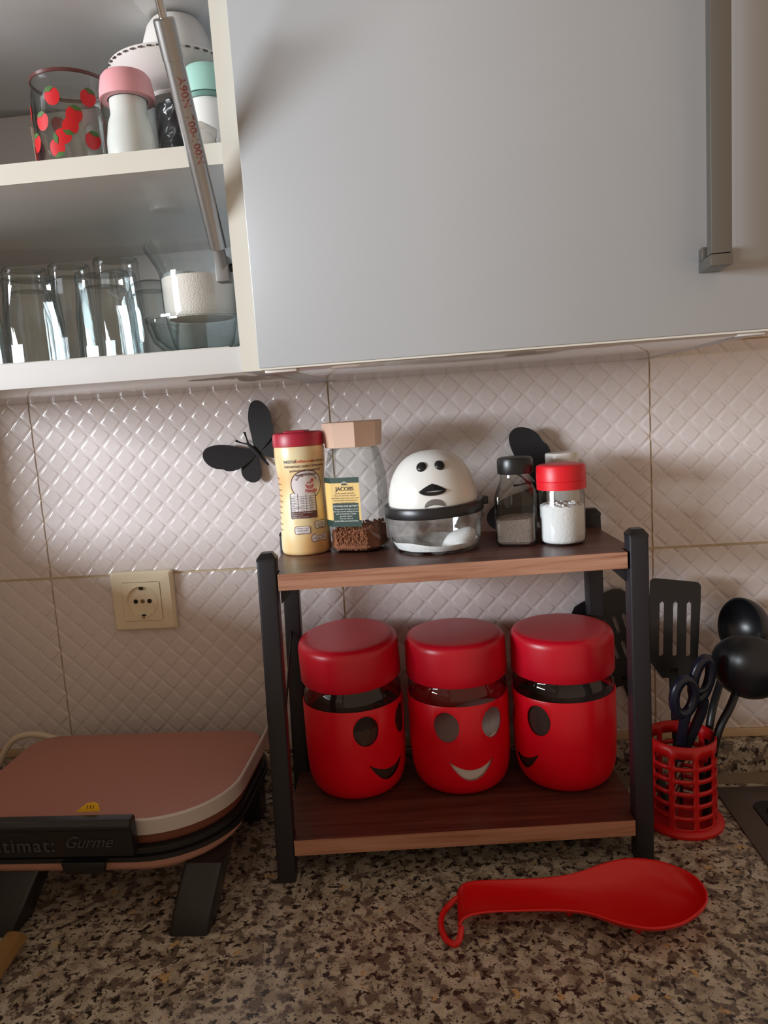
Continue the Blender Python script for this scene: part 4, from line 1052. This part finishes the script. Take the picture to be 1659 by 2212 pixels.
# ------------------------------------------------------------------ glassware and bottles in the open cabinet
L0, L1 = 0.5632, 0.7299
ln = thing('shelf_liner', 'thin pale paper liner under the drinking glasses', 'liner', (0.12, -0.17, L0))
bm = NB(); fr = [(X0+0.02-0.12+0.02*k, -0.3140+0.17+0.0015*math.sin(k*1.3)) for k in range(25)]
prism(bm, fr+[(0.368-0.12, -0.02+0.17), (X0+0.02-0.12, -0.02+0.17)], 0.0001, 0.0008); fin(bm, 'sheet', liner_m, ln, smooth=False)
LG = L0+0.0010
def tumbler(x, y, r, h, label, group, taper=0.88):
    t = thing('drinking_glass', label, 'glass', (x, y, LG), 0, group)
    rt = r*taper; bm = NB()
    lathe(bm, [(r-0.0012, 0.0), (r, 0.0006), (r*0.985, h*0.5), (rt, h-0.010), (rt*1.03, h-0.005), (rt*0.98, h-0.0006), (rt*0.86, h), (rt*0.80, h-0.0025), (0.0, h-0.003)], 40); fin(bm, 'outer_wall', glass_grey, t)
    bm = NB(); n = 24
    rings = []
    for rr, zz in ((r-0.0014, 0.0002), (r*0.985-0.0020, h*0.5), (rt-0.0030, h-0.016), (rt*0.6, h-0.0125)):
        rings.append([(rr*(1-0.035*(k % 2))*math.cos(2*PI*k/n), rr*(1-0.035*(k % 2))*math.sin(2*PI*k/n), zz) for k in range(n)])
    loft(bm, rings, False, True); fin(bm, 'inner_wall', glass_grey, t, angle=15)
    return t
gg = 'upturned drinking glasses'
tumbler(0.1695, -0.268, 0.0268, 0.080, 'upturned tumbler at the front, leftmost whole one', gg)
tumbler(0.2400, -0.268, 0.0270, 0.079, 'upturned tumbler at the front, left of the rounded glass', gg)
tumbler(0.1060, -0.160, 0.0255, 0.112, 'upturned tumbler in the back row cut by the photo edge', gg)
tumbler(0.1560, -0.160, 0.0235, 0.112, 'upturned tumbler in the back row, second from the photo edge', gg)
tumbler(0.2080, -0.160, 0.0255, 0.114, 'upturned tumbler in the back row, nearest the rounded glass', gg)
tumbler(0.1050, -0.262, 0.0262, 0.080, 'upturned tumbler at the front mostly outside the photo', gg)
gb = thing('rounded_glass', 'upturned rounded stemless glass beside the sugar bowl', 'glass', (0.2610, -0.205, LG), 0, None)
bm = NB(); lathe(bm, [(0.0185, 0.0), (0.0200, 0.001), (0.0215, 0.020), (0.0240, 0.040), (0.0248, 0.056), (0.0235, 0.068), (0.0195, 0.0765), (0.012, 0.0795), (0.0, 0.080)], 40); fin(bm, 'outer_wall', glass_grey, gb)
bm = NB(); lathe(bm, [(0.0175, 0.0004), (0.0190, 0.003), (0.0200, 0.020), (0.0224, 0.040), (0.0230, 0.055), (0.0214, 0.064), (0.015, 0.0700), (0.0, 0.072)], 40); fin(bm, 'inner_wall', glass_grey, gb)
gd = thing('glass_dish', 'shallow ribbed glass dish under the sugar bowl', 'dish', (0.3190, -0.235, LG))
def ribbed(bm, prof, n, amp):
    rings = []
    for r, z in prof: rings.append([(r*(1+amp*(1 if k % 2 else -1))*math.cos(2*PI*k/n), r*(1+amp*(1 if k % 2 else -1))*math.sin(2*PI*k/n), z) for k in range(n)])
    loft(bm, rings, True, False)
bm = NB(); ribbed(bm, [(0.026, 0.0002), (0.036, 0.004), (0.046, 0.014), (0.0505, 0.026), (0.0510, 0.033)], 48, 0.012); fin(bm, 'ribbed_wall', glass_grey, gd, angle=20)
bm = NB(); lathe(bm, [(0.0508, 0.0330), (0.0528, 0.0332), (0.0530, 0.0355), (0.0508, 0.0360)], 48); fin(bm, 'rim', glass_grey, gd)
bm = NB(); lathe(bm, [(0.0, 0.004), (0.030, 0.006), (0.044, 0.018), (0.0485, 0.034)], 48); fin(bm, 'inner_wall', glass_grey, gd)
sg = thing('sugar_bowl', 'flared glass bowl of white sugar standing in the glass dish', 'bowl', (0.3190, -0.235, LG+0.0052))
bm = NB(); lathe(bm, [(0.0, 0.0005), (0.024, 0.0), (0.0285, 0.006), (0.0320, 0.022), (0.0345, 0.040), (0.0350, 0.066), (0.0352, 0.071)], 48); fin(bm, 'glass_body', glass_grey, sg)
bm = NB(); ribbed(bm, [(0.0352, 0.071), (0.0365, 0.076), (0.0420, 0.086), (0.0470, 0.094), (0.0478, 0.0965)], 44, 0.012)
for f in [f for f in bm.faces if len(f.verts) > 4]: bm.faces.remove(f)
fin(bm, 'flared_rim', glass_grey, sg, angle=20)
bm = NB(); lathe(bm, [(0.0, 0.0300), (0.0300, 0.0300), (0.0326, 0.0330), (0.0334, 0.040), (0.0338, 0.067), (0.02, 0.0685), (0.0, 0.069)], 40); fin(bm, 'sugar', sugar, sg)
wj = thing('small_white_jar', 'small white lidded jar behind the rounded glass', 'jar', (0.2560, -0.095, LG))
bm = NB(); lathe(bm, [(0.0, 0.0), (0.021, 0.0), (0.022, 0.002), (0.022, 0.085), (0.0, 0.085)], 28); fin(bm, 'body', white_pl2, wj)
bm = NB(); lathe(bm, [(0.0, 0.0852), (0.0205, 0.0852), (0.0208, 0.103), (0.019, 0.106), (0.0, 0.1065)], 28); fin(bm, 'lid', white_pl, wj)

# upper shelf
pt = thing('strawberry_pitcher', 'clear glass pitcher printed with red strawberries', 'pitcher', (0.2020, -0.2050, L1))
bm = NB(); lathe(bm, [(0.0, 0.003), (0.030, 0.003), (0.0345, 0.0), (0.0362, 0.004), (0.0370, 0.030), (0.0378, 0.078), (0.0370, 0.090), (0.0355, 0.096), (0.0362, 0.102), (0.0362, 0.1035), (0.0350, 0.1030)], 48); fin(bm, 'glass_body', glass, pt)
bm = NB(); lathe(bm, [(0.0, 0.006), (0.0325, 0.006), (0.0345, 0.030), (0.0352, 0.078), (0.0345, 0.089)], 40); fin(bm, 'inner_wall', glass, pt)
bm = NB(); lathe(bm, [(0.0362, 0.1010), (0.0369, 0.1014), (0.0370, 0.1042), (0.0361, 0.1046)], 48); fin(bm, 'dark_rim', mat('brown_rim', (92, 52, 48), rough=0.3), pt)
def on_pt(ph, off=0.0006): return lambda u, z: ((0.0378+off)*math.sin(ph+u/0.0378), -(0.0378+off)*math.cos(ph+u/0.0378), z)
berries = [(-11, 0.081, 20), (40, 0.081, -20), (-31, 0.061, 10), (18, 0.064, -20), (10, 0.051, 160), (-50, 0.045, 0), (-4, 0.043, 100), (40, 0.043, -15), (-70, 0.075, 0), (-10, 0.032, 200), (80, 0.062, 20), (-100, 0.050, 0), (120, 0.075, 30), (160, 0.045, 0), (-140, 0.08, 10)]
for dg_, z, rt in berries:
    c = math.cos(rad(rt)); s = math.sin(rad(rt))
    hp = []
    for k in range(18):
        a = 2*PI*k/18; r = 0.0080*(1-0.22*math.sin(a)) if math.sin(a) > 0 else 0.0080*(1+0.30*abs(math.sin(a))**2)
        hp.append((r*math.cos(a)*0.92, r*math.sin(a)))
    f = on_pt(rad(dg_+8))
    bm = NB(); fan_patch(bm, [(u*c-v*s, z+u*s+v*c) for u, v in hp], f); sbm = fin(bm, 'strawberry', berry_red, pt)
    f2 = on_pt(rad(dg_+8), 0.0009); lf = [(-0.0055, 0.0040), (-0.003, 0.0035), (0.0, 0.0022), (0.003, 0.0035), (0.0055, 0.0040), (0.003, 0.0065), (0.0, 0.0070), (-0.003, 0.0065)]
    bm = NB(); fan_patch(bm, [(u*c-v*s, z+u*s+v*c) for u, v in lf], f2); fin(bm, 'strawberry_leaf', leaf_green, sbm)
bm = NB(); tube(bm, smooth_path([(0.018, 0.0325, 0.088), (0.026, 0.046, 0.090), (0.031, 0.056, 0.072), (0.029, 0.052, 0.045), (0.018, 0.0330, 0.030)], 6), 0.0042, 12); fin(bm, 'pitcher_handle', glass_grey, pt)
pk = thing('pink_cap_bottle', 'white bottle with pink cap and clear collar beside the strawberry pitcher', 'bottle', (0.2730, -0.2450, L1))
bm = NB(); lathe(bm, [(0.0, 0.0), (0.0215, 0.0), (0.0225, 0.002), (0.0222, 0.030), (0.0195, 0.046), (0.0165, 0.054), (0.0165, 0.0665), (0.0, 0.0665)], 36); fin(bm, 'body', white_pl, pk)
bm = NB(); lathe(bm, [(0.0236, 0.0010), (0.0242, 0.030), (0.0240, 0.062), (0.0232, 0.066)], 36); fin(bm, 'clear_collar', glass, pk)
bm = NB(); lathe(bm, [(0.0180, 0.0665), (0.0246, 0.0665), (0.0243, 0.074), (0.0222, 0.085), (0.0195, 0.0885), (0.0, 0.0890)], 36); fin(bm, 'cap', pink_pl, pk)
dj = thing('dark_cut_glass_jar', 'dark textured glass jar under the white bowl', 'jar', (0.3060, -0.1650, L1))
bm = NB(); rings = []
for j in range(17):
    zz = 0.001+0.0840*j/16
    rings.append([((0.0330+0.0010*math.sin(k*PI/2*2+j*PI))*math.cos(2*PI*k/44), (0.0330+0.0010*math.sin(k*PI/2*2+j*PI)*(1 if (k+j) % 2 else -1))*math.sin(2*PI*k/44), zz) for k in range(44)])
for j, r in enumerate(rings):
    rings[j] = [(x*(1+0.03*(1 if (k//2+j//2) % 2 else -1)), y*(1+0.03*(1 if (k//2+j//2) % 2 else -1)), zz) for k, (x, y, zz) in enumerate(r)]
loft(bm, rings); fin(bm, 'textured_body', glass_dark, dj, angle=25)
wbw = thing('white_bowl', 'white china bowl resting on the dark glass jar', 'bowl', (0.2985, -0.1850, L1+0.0855))
bm = NB(); lathe(bm, [(0.0, 0.0), (0.024, 0.0), (0.026, 0.003), (0.040, 0.008), (0.054, 0.018), (0.0605, 0.028), (0.0600, 0.0290), (0.052, 0.020), (0.038, 0.0105), (0.0, 0.006)], 56); fin(bm, 'china_body', white_pl2, wbw)
bm = NB()
for k in range(44):
    a = 2*PI*k/44
    box(bm, -0.0022, 0.0022, 0.0, 0.0008, -0.0006, 0.0006, M=Matrix.Rotation(a, 4, 'Z') @ Matrix.Translation((0, 0.0603, 0.0262)))
fin(bm, 'dashed_rim_print', ink_dark, wbw, smooth=False)
wc = thing('white_cup', 'white cup turned upside down in the white bowl', 'cup', (0.3060, -0.1850, L1+0.0855+0.0125))
bm = NB(); lathe(bm, [(0.0340, 0.0), (0.0365, 0.0006), (0.0378, 0.006), (0.0365, 0.022), (0.0325, 0.040), (0.0280, 0.0530), (0.0235, 0.0590), (0.018, 0.0605), (0.0, 0.0607)], 48); fin(bm, 'china_body', white_pl2, wc)
mb = thing('mint_cap_bottle', 'white bottle with mint green cap beside the cabinet side', 'bottle', (0.3440, -0.2320, L1))
bm = NB(); lathe(bm, [(0.0, 0.0), (0.0195, 0.0), (0.0205, 0.002), (0.0205, 0.055), (0.0190, 0.062), (0.0, 0.062)], 36); fin(bm, 'body', white_pl, mb)
bm = NB(); lathe(bm, [(0.0190, 0.0622), (0.0212, 0.0622), (0.0214, 0.0660), (0.0190, 0.0665)], 36); fin(bm, 'collar', mat('mint_collar', (104, 140, 128), rough=0.4), mb)
bm = NB(); lathe(bm, [(0.0, 0.0668), (0.0222, 0.0668), (0.0222, 0.082), (0.0205, 0.0885), (0.0180, 0.0915), (0.0, 0.0920)], 36); fin(bm, 'cap', mint_pl, mb)
pf = thing('crumpled_film', 'crumpled clear plastic film at the foot of the mint-capped bottle', 'plastic wrap', (0.3500, -0.2850, L1))
t = bmesh.new(); bmesh.ops.create_icosphere(t, subdivisions=2, radius=1.0); rnd = random.Random(5)
for v in t.verts:
    v.co *= rnd.uniform(0.7, 1.15); v.co = Vector((v.co.x*0.0150, v.co.y*0.0130, 0.0140+v.co.z*0.0120))
bm = NB(); join(bm, t); fin(bm, 'film', film_m, pf, smooth=False)
cd = thing('folded_card', 'small folded red and white printed card left of the pitcher', 'card', (0.1500, -0.1680, L1))
bm = NB(); prism(bm, [(-0.008, 0.0), (0.008, 0.0), (0.003, 0.076), (-0.011, 0.082)], -0.0004, 0.0004, 'xz', M=Matrix.Rotation(rad(35), 4, 'Z')); fin(bm, 'card_panel', paper_m, cd, smooth=False)
bm = NB(); prism(bm, [(-0.008, 0.008), (0.000, 0.008), (-0.002, 0.066), (-0.0095, 0.062)], -0.0008, -0.00045, 'xz', M=Matrix.Rotation(rad(35), 4, 'Z')); fin(bm, 'red_print', ink_red, cd, smooth=False)
